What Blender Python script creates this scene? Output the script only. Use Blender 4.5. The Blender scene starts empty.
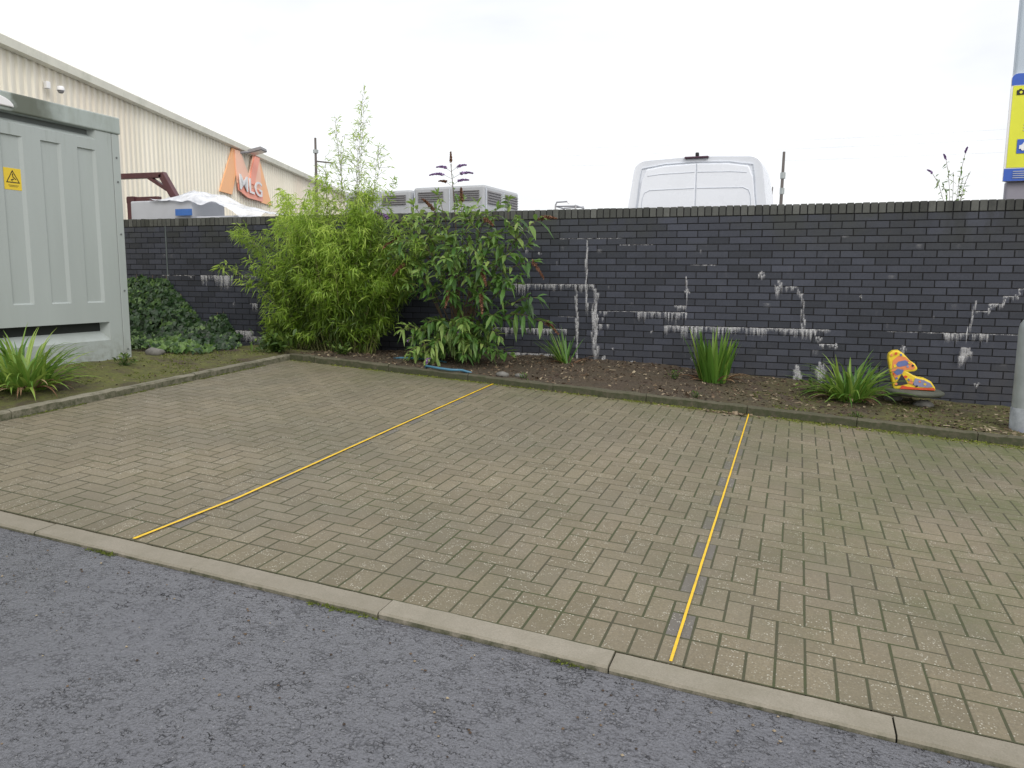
import bpy, math, random
from mathutils import Vector, Matrix, noise
R = random.Random(7)
sc = bpy.context.scene
col = sc.collection
SX, SY = -0.0577, 0.0343            # fall of the paved ground

def clamp(v, a, b): return max(a, min(b, v))
def pz(x, y): return SX*clamp(x, -12, 10) + SY*clamp(y, -9, 9)
def sm(a, b, t):
    t = clamp((t-a)/(b-a), 0, 1); return t*t*(3-2*t)
SOIL = [(-4.85,0,.05),(-4.85,1,.05),(-4.85,2,.05),(-4.85,3,.05),(-4.85,4,.05),(-4.85,4.6,.06),(-5.72,1,.13),(-5.72,2,.125),(-5.72,2.7,.11),
        (-5.72,3.3,.09),(-5.5,4.2,.03),(-6.7,6.08,-.19),(-7.5,5,-.16),(-8.4,6,-.27),(-5.4,5.5,-.05),(-4.8,6.1,-.05),(-4.2,4.62,.06),(-3.4,4.62,.06),(-2.6,4.62,.06),
        (-1.8,4.62,.06),(-1,4.62,.058),(-.2,4.62,.055),(.6,4.62,.055),(1.4,4.62,.055),(2.2,4.62,.055),(3.2,4.62,.055),(4.5,4.62,.055),
        (-3,6.15,.05),(-2,6.15,.1),(-1.1,6.15,.13),(0.4,6.18,.11),(1.3,6.2,.08),(2.17,6.2,.045),(3.4,6.2,.05),(5,6.2,.05),(-9,2,0),(-9,4,-.2),(-11,5,-.4)]
def soil_off(x, y):
    a = b = 0
    for sx, sy, o in SOIL:
        w = 1/((x-sx)**2+(y-sy)**2+.02)**1.6
        a += w*o; b += w
    return a/b
def soil(x, y):
    return pz(x, y)+soil_off(x, y)+.012*noise.noise((x*2.1, y*2.1, 3))+.006*noise.noise((x*7, y*7, 5))

# ------------------------------------------------------------------ materials
def new_mat(name):
    m = bpy.data.materials.new(name); m.use_nodes = True
    nt = m.node_tree; nt.nodes.clear()
    out = nt.nodes.new('ShaderNodeOutputMaterial'); b = nt.nodes.new('ShaderNodeBsdfPrincipled')
    nt.links.new(b.outputs[0], out.inputs[0])
    return m, nt, b, out
class N:
    """small node helper"""
    def __init__(s, nt): s.nt = nt
    def a(s, t, **k):
        n = s.nt.nodes.new(t)
        for kk, v in k.items(): setattr(n, kk, v)
        return n
    def l(s, o, i): s.nt.links.new(o, i)
    def set(s, n, i, v):
        if hasattr(v, 'is_output') or isinstance(v, bpy.types.NodeSocket): s.l(v, n.inputs[i])
        else: n.inputs[i].default_value = v
    def co(s, kind='Object'): return s.a('ShaderNodeTexCoord').outputs[kind]
    def mapv(s, v, sc=(1,1,1), loc=(0,0,0), rot=(0,0,0)):
        n = s.a('ShaderNodeMapping'); s.l(v, n.inputs[0]); n.inputs['Scale'].default_value = sc
        n.inputs['Location'].default_value = loc; n.inputs['Rotation'].default_value = rot; return n.outputs[0]
    def noise(s, v, scale, detail=4, rough=.55, dist=0):
        n = s.a('ShaderNodeTexNoise'); s.l(v, n.inputs['Vector']); n.inputs['Scale'].default_value = scale
        n.inputs['Detail'].default_value = detail; n.inputs['Roughness'].default_value = rough; n.inputs['Distortion'].default_value = dist
        return n.outputs['Fac']
    def vor(s, v, scale, feature='F1', out='Distance'):
        n = s.a('ShaderNodeTexVoronoi', feature=feature); s.l(v, n.inputs['Vector']); n.inputs['Scale'].default_value = scale
        return n.outputs[out]
    def mr(s, v, a, b, c=0., d=1., interp='LINEAR'):
        n = s.a('ShaderNodeMapRange', interpolation_type=interp); s.set(n, 0, v)
        for i, x in enumerate((a, b, c, d)): n.inputs[i+1].default_value = x
        return n.outputs[0]
    def mix(s, f, A, B, mode='MIX'):
        n = s.a('ShaderNodeMix', data_type='RGBA', blend_type=mode); s.set(n, 0, f)
        for i, x in ((6, A), (7, B)):
            if isinstance(x, (tuple, list)): x = (*x[:3], 1)
            s.set(n, i, x)
        return n.outputs[2]
    def math(s, op, A, B=0.):
        n = s.a('ShaderNodeMath', operation=op); s.set(n, 0, A); s.set(n, 1, B); return n.outputs[0]
    def attr(s, name, out='Fac'): return s.a('ShaderNodeAttribute', attribute_name=name).outputs[out]
    def bump(s, h, strength=.3, dist=.01, nrm=None):
        n = s.a('ShaderNodeBump'); n.inputs['Strength'].default_value = strength; n.inputs['Distance'].default_value = dist
        s.l(h, n.inputs['Height'])
        if nrm is not None: s.l(nrm, n.inputs['Normal'])
        return n.outputs[0]

def simple(name, c, rough=.5, metal=0., var=.12, scale=6., bump=0., spec=None, dirt=None, dirt_amt=.5, streak=False):
    m, nt, b, _ = new_mat(name); n = N(nt); co = n.co()
    v = n.mapv(co, (1, 1, .15)) if streak else co
    f = n.noise(v, scale, 6, .6)
    lo = tuple(x*(1-var) for x in c); hi = tuple(min(1, x*(1+var)) for x in c)
    cc = n.mix(n.mr(f, .3, .7), lo, hi)
    if dirt:
        g = n.noise(v, scale*.6, 8, .7)
        cc = n.mix(n.mr(g, .52, .72, 0, dirt_amt), cc, dirt)
    n.l(cc, b.inputs['Base Color'])
    n.l(n.mr(f, .3, .7, rough*.85, min(1, rough*1.15)), b.inputs['Roughness'])
    b.inputs['Metallic'].default_value = metal
    if spec is not None: b.inputs['Specular IOR Level'].default_value = spec
    if bump: n.l(n.bump(n.noise(co, scale*12, 4), bump, .004), b.inputs['Normal'])
    return m

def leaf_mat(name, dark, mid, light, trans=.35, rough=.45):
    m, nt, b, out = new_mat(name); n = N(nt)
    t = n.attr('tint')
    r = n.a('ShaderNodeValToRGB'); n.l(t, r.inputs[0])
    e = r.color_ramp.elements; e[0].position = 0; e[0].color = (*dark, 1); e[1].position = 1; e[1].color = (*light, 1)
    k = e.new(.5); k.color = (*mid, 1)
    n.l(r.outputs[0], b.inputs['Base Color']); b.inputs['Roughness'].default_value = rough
    tr = n.a('ShaderNodeBsdfTranslucent'); n.l(n.mix(.5, r.outputs[0], (*light,)), tr.inputs[0])
    ms = n.a('ShaderNodeMixShader'); ms.inputs[0].default_value = trans
    n.l(b.outputs[0], ms.inputs[1]); n.l(tr.outputs[0], ms.inputs[2]); n.l(ms.outputs[0], out.inputs[0])
    return m

M = {}
# concrete block paving
def mk_paving():
    m, nt, b, _ = new_mat('paving_blocks'); n = N(nt); co = n.co()
    t = n.attr('tint'); ch = n.attr('charcoal')
    base = n.mix(t, (.172, .142, .090), (.250, .211, .140))
    base = n.mix(ch, base, (.135, .125, .125))
    g = n.noise(co, 90, 5, .7)
    base = n.mix(n.mr(g, .35, .65, 0, .55), base, (.10, .085, .055), 'MIX')
    big = n.noise(co, .9, 4, .6)
    base = n.mix(n.mr(big, .40, .64, 0, .48), base, (.105, .094, .066))
    # exposed pale aggregate
    v = n.vor(co, 95, 'F1', 'Distance'); sel = n.noise(co, 38, 2)
    msk = n.math('MULTIPLY', n.mr(v, .34, .2), n.mr(sel, .46, .56))
    near = n.mr(n.noise(co, 3.2, 4, .6), .34, .56, .15, 1)
    msk = n.math('MULTIPLY', msk, n.math('MULTIPLY', near, .9))
    base = n.mix(n.math('MULTIPLY', msk, n.mr(n.noise(co, 9, 3, .6), .42, .56, .25, 1)), base, (.55, .53, .45))
    # moss / algae film
    xyz = n.a('ShaderNodeSeparateXYZ'); n.l(co, xyz.inputs[0])
    back = n.mr(xyz.outputs[1], 3.7, 4.5, 0, .55)
    rt = n.math('MULTIPLY', n.mr(xyz.outputs[0], -.4, 1.6), n.mr(xyz.outputs[1], .2, 1.8))
    mo = n.math('ADD', back, n.math('MULTIPLY', rt, .75))
    mn = n.noise(co, 1.7, 6, .65)
    mo = n.math('MULTIPLY', n.math('ADD', mo, .12), n.mr(mn, .38, .66))
    mo2 = n.math('MULTIPLY', mo, n.mr(n.noise(co, 26, 4, .7), .3, .62, .35, 1))
    base = n.mix(n.math('MINIMUM', mo2, .75), base, (.08, .10, .026))
    foot = n.math('MULTIPLY', n.mr(xyz.outputs[1], 4.36, 4.53), n.mr(n.noise(co, 5, 6, .7), .40, .56))
    foot = n.math('MULTIPLY', foot, n.mr(xyz.outputs[0], -3.5, .6, .2, .85))
    base = n.mix(foot, base, n.mix(n.noise(co, 30, 4, .7), (.05, .06, .012), (.19, .19, .03)))
    n.l(base, b.inputs['Base Color'])
    n.l(n.mr(n.noise(co, 3, 4), .35, .65, .55, .85), b.inputs['Roughness'])
    h = n.math('ADD', n.math('MULTIPLY', g, .6), n.math('MULTIPLY', n.mr(v, .3, .1), .5))
    n.l(n.bump(h, .55, .003), b.inputs['Normal'])
    return m
M['paving'] = mk_paving()
def mk_joint():
    m, nt, b, _ = new_mat('joint_sand_moss'); n = N(nt); co = n.co()
    f = n.noise(co, 2.5, 6, .65); g = n.noise(co, 60, 4)
    c = n.mix(n.mr(f, .35, .6), (.072, .064, .042), (.058, .07, .026)); c = n.mix(n.mr(g, .3, .7, 0, .45), c, (.035, .034, .018))
    n.l(c, b.inputs['Base Color']); b.inputs['Roughness'].default_value = .95
    return m
M['joint'] = mk_joint()
def mk_kerb(name, c1, c2, moss):
    m, nt, b, _ = new_mat(name); n = N(nt); co = n.co(); t = n.attr('tint')
    g = n.noise(co, 160, 3, .7); f = n.noise(co, 3.5, 6, .65)
    c = n.mix(t, c1, c2); c = n.mix(n.mr(g, .35, .65, 0, .35), c, (c1[0]*.5, c1[1]*.5, c1[2]*.45)); c = n.mix(n.mr(f, .4, .7, 0, .4), c, (c1[0]*.6, c1[1]*.6, c1[2]*.5))
    geo = n.a('ShaderNodeNewGeometry'); sp = n.a('ShaderNodeSeparateXYZ'); n.l(geo.outputs['Normal'], sp.inputs[0])
    side = n.mr(sp.outputs[2], .8, .3, 0, .75)
    mo = n.math('MULTIPLY', n.math('ADD', side, moss), n.mr(n.noise(co, 18, 6, .75), .32, .62))
    c = n.mix(n.math('MINIMUM', mo, .9), c, (.038, .046, .016))
    n.l(c, b.inputs['Base Color']); b.inputs['Roughness'].default_value = .8
    n.l(n.bump(g, .5, .002), b.inputs['Normal'])
    return m
M['kerb'] = mk_kerb('kerb_concrete', (.255, .228, .18), (.31, .28, .225), .12)
M['edging'] = mk_kerb('edging_concrete', (.20, .185, .14), (.27, .25, .19), .16)
M['mossy'] = mk_kerb('edging_mossy', (.085, .075, .05), (.135, .118, .08), .45)
def mk_asphalt():
    m, nt, b, _ = new_mat('road_asphalt'); n = N(nt); co = n.co()
    w = n.a('ShaderNodeVectorMath', operation='MULTIPLY_ADD')
    nz = n.a('ShaderNodeTexNoise'); n.l(co, nz.inputs['Vector']); nz.inputs['Scale'].default_value = 14
    n.l(nz.outputs['Color'], w.inputs[0]); w.inputs[1].default_value = (.022, .022, 0); n.l(co, w.inputs[2])
    fine = n.noise(co, 150, 5, .75)
    med = n.noise(w.outputs[0], 34, 4, .6, .8)
    patch = n.noise(co, 2.3, 4, .6)
    st = n.vor(w.outputs[0], 75, 'F1', 'Distance')          # 10 mm chippings
    edge = n.vor(w.outputs[0], 42, 'DISTANCE_TO_EDGE', 'Distance')
    worn = n.mr(n.noise(co, 2.6, 7, .72), .46, .62, .10, 1)
    crev = n.math('MULTIPLY', n.mr(edge, .085, .015), n.mr(n.noise(co, 17, 5, .7), .53, .60))
    crev = n.math('MULTIPLY', crev, worn)
    edge2 = n.vor(w.outputs[0], 88, 'DISTANCE_TO_EDGE', 'Distance')
    crev2 = n.math('MULTIPLY', n.mr(edge2, .13, .03), n.mr(n.noise(n.mapv(co, (1, 1.6, 1), rot=(0, 0, .5)), 30, 4, .75), .55, .62))
    crev2 = n.math('MULTIPLY', crev2, n.mr(n.noise(co, 1.7, 5, .7), .36, .60, .30, 1))
    pit = n.math('MULTIPLY', n.mr(st, .50, .66), n.mr(n.noise(co, 11, 4, .65), .50, .64, .04, 1))
    dark = n.math('MAXIMUM', n.math('MAXIMUM', crev, crev2), n.math('MULTIPLY', pit, .45))
    c = n.mix(n.mr(fine, .35, .65), (.055, .056, .064), (.150, .153, .170))
    c = n.mix(n.mr(patch, .35, .65, 0, .5), c, (.105, .107, .121))
    c = n.mix(n.math('MULTIPLY', dark, .95), c, (.010, .010, .011))
    v = n.vor(co, 70, 'F1', 'Distance'); spk = n.math('MULTIPLY', n.mr(v, .2, .1), n.mr(n.noise(co, 22, 2), .52, .58))
    c = n.mix(n.math('MULTIPLY', spk, .6), c, (.30, .295, .29))
    n.l(c, b.inputs['Base Color'])
    wet = n.noise(n.mapv(co, (1, 1, 1), (.4, .1, 0)), .55, 4, .6)
    n.l(n.math('ADD', n.mr(wet, .38, .54, .34, .09), n.math('MULTIPLY', dark, .5)), b.inputs['Roughness'])
    n.l(n.math('SUBTRACT', .75, n.math('MULTIPLY', dark, .75)), b.inputs['Specular IOR Level'])
    h = n.math('SUBTRACT', n.math('ADD', n.math('MULTIPLY', fine, .5), n.math('SUBTRACT', n.math('MULTIPLY', med, .7), n.math('MULTIPLY', st, .45))), n.math('MULTIPLY', dark, 1.2))
    n.l(n.bump(h, .75, .006), b.inputs['Normal'])
    return m
M['asphalt'] = mk_asphalt()
def mk_soil():
    m, nt, b, _ = new_mat('bed_soil'); n = N(nt); co = n.co()
    g = n.noise(co, 45, 6, .75); f = n.noise(co, 5, 6, .65)
    c = n.mix(n.mr(g, .3, .7), (.026, .017, .010), (.10, .07, .046)); c = n.mix(n.mr(f, .4, .65, 0, .5), c, (.05, .042, .028))
    v = n.vor(co, 70, 'F1', 'Distance'); chip = n.math('MULTIPLY', n.mr(v, .28, .16), n.mr(n.noise(co, 30, 2), .54, .6))
    c = n.mix(n.math('MULTIPLY', chip, .8), c, (.22, .18, .13))
    xyz = n.a('ShaderNodeSeparateXYZ'); n.l(co, xyz.inputs[0])
    lm = n.math('MAXIMUM', n.mr(xyz.outputs[0], -4.4, -5.0, 0, 1.1), n.mr(xyz.outputs[0], -.4, 1.4, 0, .8))
    mm = n.mr(n.noise(co, 3.2, 7, .7), .36, .52)
    mm = n.math('MULTIPLY', n.math('MULTIPLY', mm, n.mr(n.noise(co, 24, 4, .7), .3, .6, .3, 1)), n.math('ADD', n.math('MULTIPLY', lm, .85), .06))
    c = n.mix(mm, c, n.mix(n.noise(co, 14, 4), (.05, .065, .012), (.17, .175, .035)))
    n.l(c, b.inputs['Base Color']); b.inputs['Roughness'].default_value = .95
    n.l(n.bump(n.math('ADD', g, n.math('MULTIPLY', f, .6)), .9, .012), b.inputs['Normal'])
    return m
M['soil'] = mk_soil()
def mk_brick(name, lo, hi, green):
    m, nt, b, _ = new_mat(name); n = N(nt); co = n.co(); t = n.attr('tint')
    c = n.mix(t, lo, hi)
    g = n.noise(co, 55, 5, .7); c = n.mix(n.mr(g, .3, .7, 0, .35), c, tuple(x*.55 for x in lo))
    big = n.noise(co, 1.3, 5, .6); c = n.mix(n.mr(big, .4, .7, 0, .35), c, tuple(x*.6 for x in lo))
    hz = n.noise(n.mapv(co, (7, 7, 2)), 2.5, 5, .7); c = n.mix(n.mr(hz, .58, .8, 0, .25), c, (.12, .12, .125))
    xyz = n.a('ShaderNodeSeparateXYZ'); n.l(co, xyz.inputs[0])
    top = n.mr(xyz.outputs[2], 1.55, 2.04, 0, 1)
    al = n.math('MULTIPLY', n.math('MULTIPLY', top, n.mr(n.noise(co, 2.2, 5, .6), .42, .6)), green)
    c = n.mix(al, c, (.034, .038, .028))
    run = n.math('MULTIPLY', n.math('MULTIPLY', n.mr(xyz.outputs[2], 1.55, 2.1), n.mr(xyz.outputs[0], 1.2, 2.1)), n.mr(n.noise(n.mapv(co, (1, 1, .3)), 4.5, 5, .6), .42, .56, 0, .75))
    c = n.mix(run, c, (.014, .016, .013))
    low = n.math('MULTIPLY', n.mr(xyz.outputs[2], .75, .15, 0, .5), n.mr(n.noise(co, 5, 5, .6), .35, .65))
    c = n.mix(low, c, (.075, .072, .07))
    n.l(c, b.inputs['Base Color']); n.l(n.mr(g, .3, .7, .38, .62), b.inputs['Roughness'])
    n.l(n.bump(g, .35, .002), b.inputs['Normal'])
    return m
M['brick'] = mk_brick('dark_engineering_brick', (.024, .028, .039), (.058, .065, .090), .7)
M['coping'] = mk_brick('coping_brick', (.045, .048, .042), (.15, .155, .14), .35)
M['mortar'] = simple('dark_mortar', (.016, .016, .018), .9, var=.3, scale=8)
def mk_efflo():
    m, nt, b, out = new_mat('efflorescence'); n = N(nt); co = n.co()
    uv = n.a('ShaderNodeUVMap', uv_map='UVMap').outputs[0]
    s = n.a('ShaderNodeSeparateXYZ'); n.l(uv, s.inputs[0]); u, v = s.outputs[0], s.outputs[1]
    kind = n.attr('kind'); dens = n.attr('dens')
    st = n.noise(n.mapv(co, (1, 1, .12)), 95, 5, .7)          # vertical streaks
    sp = n.noise(co, 55, 6, .75)
    # band: solid at the top joint, ragged below
    ue = n.math('MULTIPLY', n.mr(u, 0, .04), n.mr(u, 1, .96))
    depth = n.math('SUBTRACT', 1., v)
    band = n.math('SUBTRACT', n.math('ADD', n.math('MULTIPLY', st, 1.5), n.math('MULTIPLY', sp, .9)), n.math('ADD', n.math('MULTIPLY', depth, .85), .56))
    band = n.math('MULTIPLY', n.mr(band, .0, .32), ue)
    # drip: fades at the sides and towards its lower end
    cu = n.math('ABSOLUTE', n.math('SUBTRACT', n.math('MULTIPLY', u, 2), 1))
    drip = n.math('MULTIPLY', n.mr(cu, 1.0, .1), n.math('MULTIPLY', n.mr(v, 0, .85), n.mr(v, 1.0, .93, .3, 1)))
    drip = n.math('MULTIPLY', drip, n.mr(n.math('ADD', n.math('MULTIPLY', st, .6), n.math('MULTIPLY', sp, .5)), .38, .66))
    a = n.a('ShaderNodeMix', data_type='FLOAT'); n.l(kind, a.inputs[0]); n.l(band, a.inputs[2]); n.l(drip, a.inputs[3])
    al = n.math('MINIMUM', n.math('MULTIPLY', a.outputs[0], n.math('MULTIPLY', dens, 1.15)), .96)
    c = n.mix(n.mr(sp, .3, .7), (.46, .46, .465), (.78, .78, .79)); n.l(c, b.inputs['Base Color']); b.inputs['Roughness'].default_value = .9
    t = n.a('ShaderNodeBsdfTransparent'); ms = n.a('ShaderNodeMixShader'); n.l(al, ms.inputs[0]); n.l(t.outputs[0], ms.inputs[1]); n.l(b.outputs[0], ms.inputs[2])
    n.l(ms.outputs[0], out.inputs[0])
    return m
M['efflo'] = mk_efflo()
def mk_kiosk():
    m = simple('kiosk_green_grey', (.365, .405, .392), .42, var=.035, scale=3, dirt=(.30, .33, .30), dirt_amt=.35, streak=True)
    nt = m.node_tree; n = N(nt); b = next(x for x in nt.nodes if x.type == 'BSDF_PRINCIPLED'); src = b.inputs['Base Color'].links[0].from_socket
    co = n.co(); xyz = n.a('ShaderNodeSeparateXYZ'); n.l(co, xyz.inputs[0])
    f = n.math('MULTIPLY', n.mr(xyz.outputs[2], .82, .50), n.mr(n.noise(co, 14, 6, .7), .42, .64, 0, .6))
    f2 = n.math('MULTIPLY', n.mr(xyz.outputs[2], 2.2, 2.7), n.mr(n.noise(n.mapv(co, (1, 1, .08)), 22, 5, .7), .54, .68, 0, .35))
    c = n.mix(f, src, (.15, .145, .10)); c = n.mix(f2, c, (.17, .20, .16)); n.l(c, b.inputs['Base Color']); return m
M['kiosk'] = mk_kiosk()
M['kiosk_plain'] = simple('kiosk_green_grey', (.365, .405, .392), .42, var=.035, scale=3, dirt=(.30, .33, .30), dirt_amt=.3, streak=True)
def mk_lid():
    m, nt, b, _ = new_mat('kiosk_lid_algae'); n = N(nt); co = n.co()
    xyz = n.a('ShaderNodeSeparateXYZ'); n.l(co, xyz.inputs[0])
    y = n.math('ADD', xyz.outputs[1], n.math('MULTIPLY', n.noise(co, 6, 4), .35))
    a = n.math('MULTIPLY', n.mr(y, 2.38, 2.46), n.mr(y, 2.92, 2.62))
    b2 = n.math('MULTIPLY', n.mr(n.noise(n.mapv(co, (1, 1, .3)), 7, 6, .7), .45, .7), .45)
    c = n.mix(b2, (.36, .41, .39), (.20, .22, .17)); c = n.mix(n.math('MULTIPLY', a, .85), c, (.075, .085, .055))
    n.l(c, b.inputs['Base Color']); b.inputs['Roughness'].default_value = .6
    return m
M['lid'] = mk_lid()
M['black'] = simple('black_paint', (.015, .015, .015), .6)
M['darkgap'] = simple('dark_gap', (.13, .145, .14), .8)
M['signyellow'] = simple('sign_yellow', (.72, .52, .03), .45, var=.05)
M['yellowline'] = simple('yellow_line_paint', (.74, .47, .014), .6, var=.12, scale=30, dirt=(.42, .30, .05), dirt_amt=.7)
def mk_clad():
    m, nt, b, _ = new_mat('beige_cladding'); n = N(nt); co = n.co()
    f = n.noise(n.mapv(co, (1, 1, .05)), 1.6, 6, .65); g = n.noise(n.mapv(co, (1, 1, .2)), .5, 4)
    c = n.mix(n.mr(f, .3, .7), (.76, .72, .60), (.86, .82, .70)); c = n.mix(n.mr(g, .45, .7, 0, .5), c, (.74, .64, .53))
    n.l(c, b.inputs['Base Color']); b.inputs['Roughness'].default_value = .5
    return m
M['clad'] = mk_clad()
M['gutter'] = simple('gutter_cream', (.86, .85, .73), .5, var=.08, scale=2, dirt=(.55, .58, .45), dirt_amt=.5)
M['roofsheet'] = simple('roof_sheet', (.40, .39, .36), .6, scale=1)
M['maroon'] = simple('maroon_steel', (.085, .03, .035), .45, var=.2, scale=5, dirt=(.12, .06, .04))
M['orange'] = simple('logo_orange', (.97, .50, .24), .5, var=.06, scale=1)
M['redorange'] = simple('logo_red_orange', (.96, .38, .27), .5, var=.05, scale=1)
M['salmon'] = simple('logo_salmon', (.97, .58, .42), .5, var=.05, scale=1)
M['white'] = simple('white_paint', (.80, .80, .80), .5, var=.03)
M['vanwhite'] = simple('van_white_paint', (.86, .89, .94), .28, var=.02, scale=2, dirt=(.80, .83, .88), dirt_amt=.4)
M['vanline'] = simple('van_seam', (.60, .64, .70), .6)
M['tyre'] = simple('tyre_rubber', (.02, .02, .02), .85)
M['steel'] = simple('steel_rim', (.45, .45, .47), .35, .8)
M['redlens'] = simple('red_lens', (.07, .03, .05), .25)
M['glass'] = simple('dark_glass', (.03, .035, .04), .08)
M['galv'] = simple('galvanised_steel', (.36, .39, .385), .5, .25, var=.12, scale=9, dirt=(.27, .30, .28), dirt_amt=.5)
M['galvband'] = simple('weathered_base', (.27, .29, .30), .65, var=.3, scale=14, dirt=(.2, .21, .3), dirt_amt=.8)
M['pillar'] = simple('pale_pillar', (.46, .53, .60), .5, var=.04, scale=2, streak=True)
M['pillarlow'] = simple('grey_pillar_base', (.27, .26, .30), .6, var=.08, scale=4)
M['signblue'] = simple('sign_blue', (.035, .11, .48), .45, var=.05)
M['signlime'] = simple('sign_lime_yellow', (.72, .74, .04), .45, var=.04)
M['unit'] = simple('grey_container', (.42, .435, .45), .5, var=.05, scale=1.5, dirt=(.32, .34, .33), dirt_amt=.4, streak=True)
M['louvre'] = simple('louvre_dark', (.25, .245, .25), .6, var=.1)
M['wrap'] = simple('wrapped_white', (.50, .52, .56), .35, var=.06, scale=3)
M['bluelabel'] = simple('blue_label', (.05, .16, .48), .4)
M['pole'] = simple('weathered_pole', (.13, .115, .105), .8, var=.15)
M['cable'] = simple('cable_grey', (.75, .75, .75), .7)
def mk_film():
    m, nt, b, out = new_mat('plastic_film'); n = N(nt)
    b.inputs['Base Color'].default_value = (.78, .80, .84, 1); b.inputs['Roughness'].default_value = .18
    t = n.a('ShaderNodeBsdfTransparent'); ms = n.a('ShaderNodeMixShader')
    n.l(n.mr(n.noise(n.co(), 5, 5, .6), .35, .65, .45, .95), ms.inputs[0]); n.l(t.outputs[0], ms.inputs[1]); n.l(b.outputs[0], ms.inputs[2]); n.l(ms.outputs[0], out.inputs[0])
    return m
M['film'] = mk_film()
M['bamboo'] = leaf_mat('bamboo_leaf', (.045, .095, .010), (.235, .39, .04), (.60, .74, .17), .45)
M['culm'] = simple('bamboo_culm', (.16, .17, .06), .6, var=.3, scale=10)
M['budd'] = leaf_mat('buddleia_leaf', (.022, .065, .016), (.085, .20, .035), (.34, .45, .12), .35)
M['wood'] = simple('woody_stem', (.12, .085, .05), .8, var=.3, scale=12)
M['purple'] = leaf_mat('purple_floret', (.10, .05, .15), (.28, .15, .38), (.46, .30, .56), .15, .7)
M['rust'] = leaf_mat('spent_floret', (.08, .035, .018), (.18, .08, .045), (.30, .16, .09), .1, .8)
M['ivy'] = leaf_mat('ivy_leaf', (.005, .018, .005), (.018, .055, .011), (.12, .21, .045), .12, .5)
M['strap'] = leaf_mat('strap_leaf', (.018, .06, .010), (.085, .21, .025), (.33, .45, .09), .35, .4)
M['dead'] = leaf_mat('dead_leaf', (.09, .045, .02), (.24, .13, .07), (.42, .32, .19), .15, .8)
M['weed'] = leaf_mat('weed_leaf', (.02, .05, .010), (.07, .135, .022), (.2, .28, .05), .3, .5)
M['litter'] = leaf_mat('litter_leaf', (.035, .022, .014), (.13, .085, .05), (.36, .30, .20), .05, .85)
M['moss'] = leaf_mat('moss_tuft', (.04, .06, .008), (.12, .15, .018), (.25, .28, .04), .1, .9)
M['hose'] = simple('blue_hose', (.05, .16, .24), .4, var=.1)
M['slab'] = simple('mossy_slab', (.085, .09, .07), .85, var=.25, scale=9, bump=.5)
M['stone'] = simple('grey_stone', (.17, .165, .15), .9, var=.3, scale=14, bump=.6)
for k, c in dict(p_yellow=(.80, .58, .03), p_orange=(.78, .26, .10), p_blue=(.13, .17, .38), p_red=(.66, .08, .03), p_black=(.03, .03, .035), p_lilac=(.27, .27, .42), p_grey=(.30, .30, .34)).items():
    M[k] = simple('painted_'+k[2:], c, .45, var=.08, scale=20)

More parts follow.
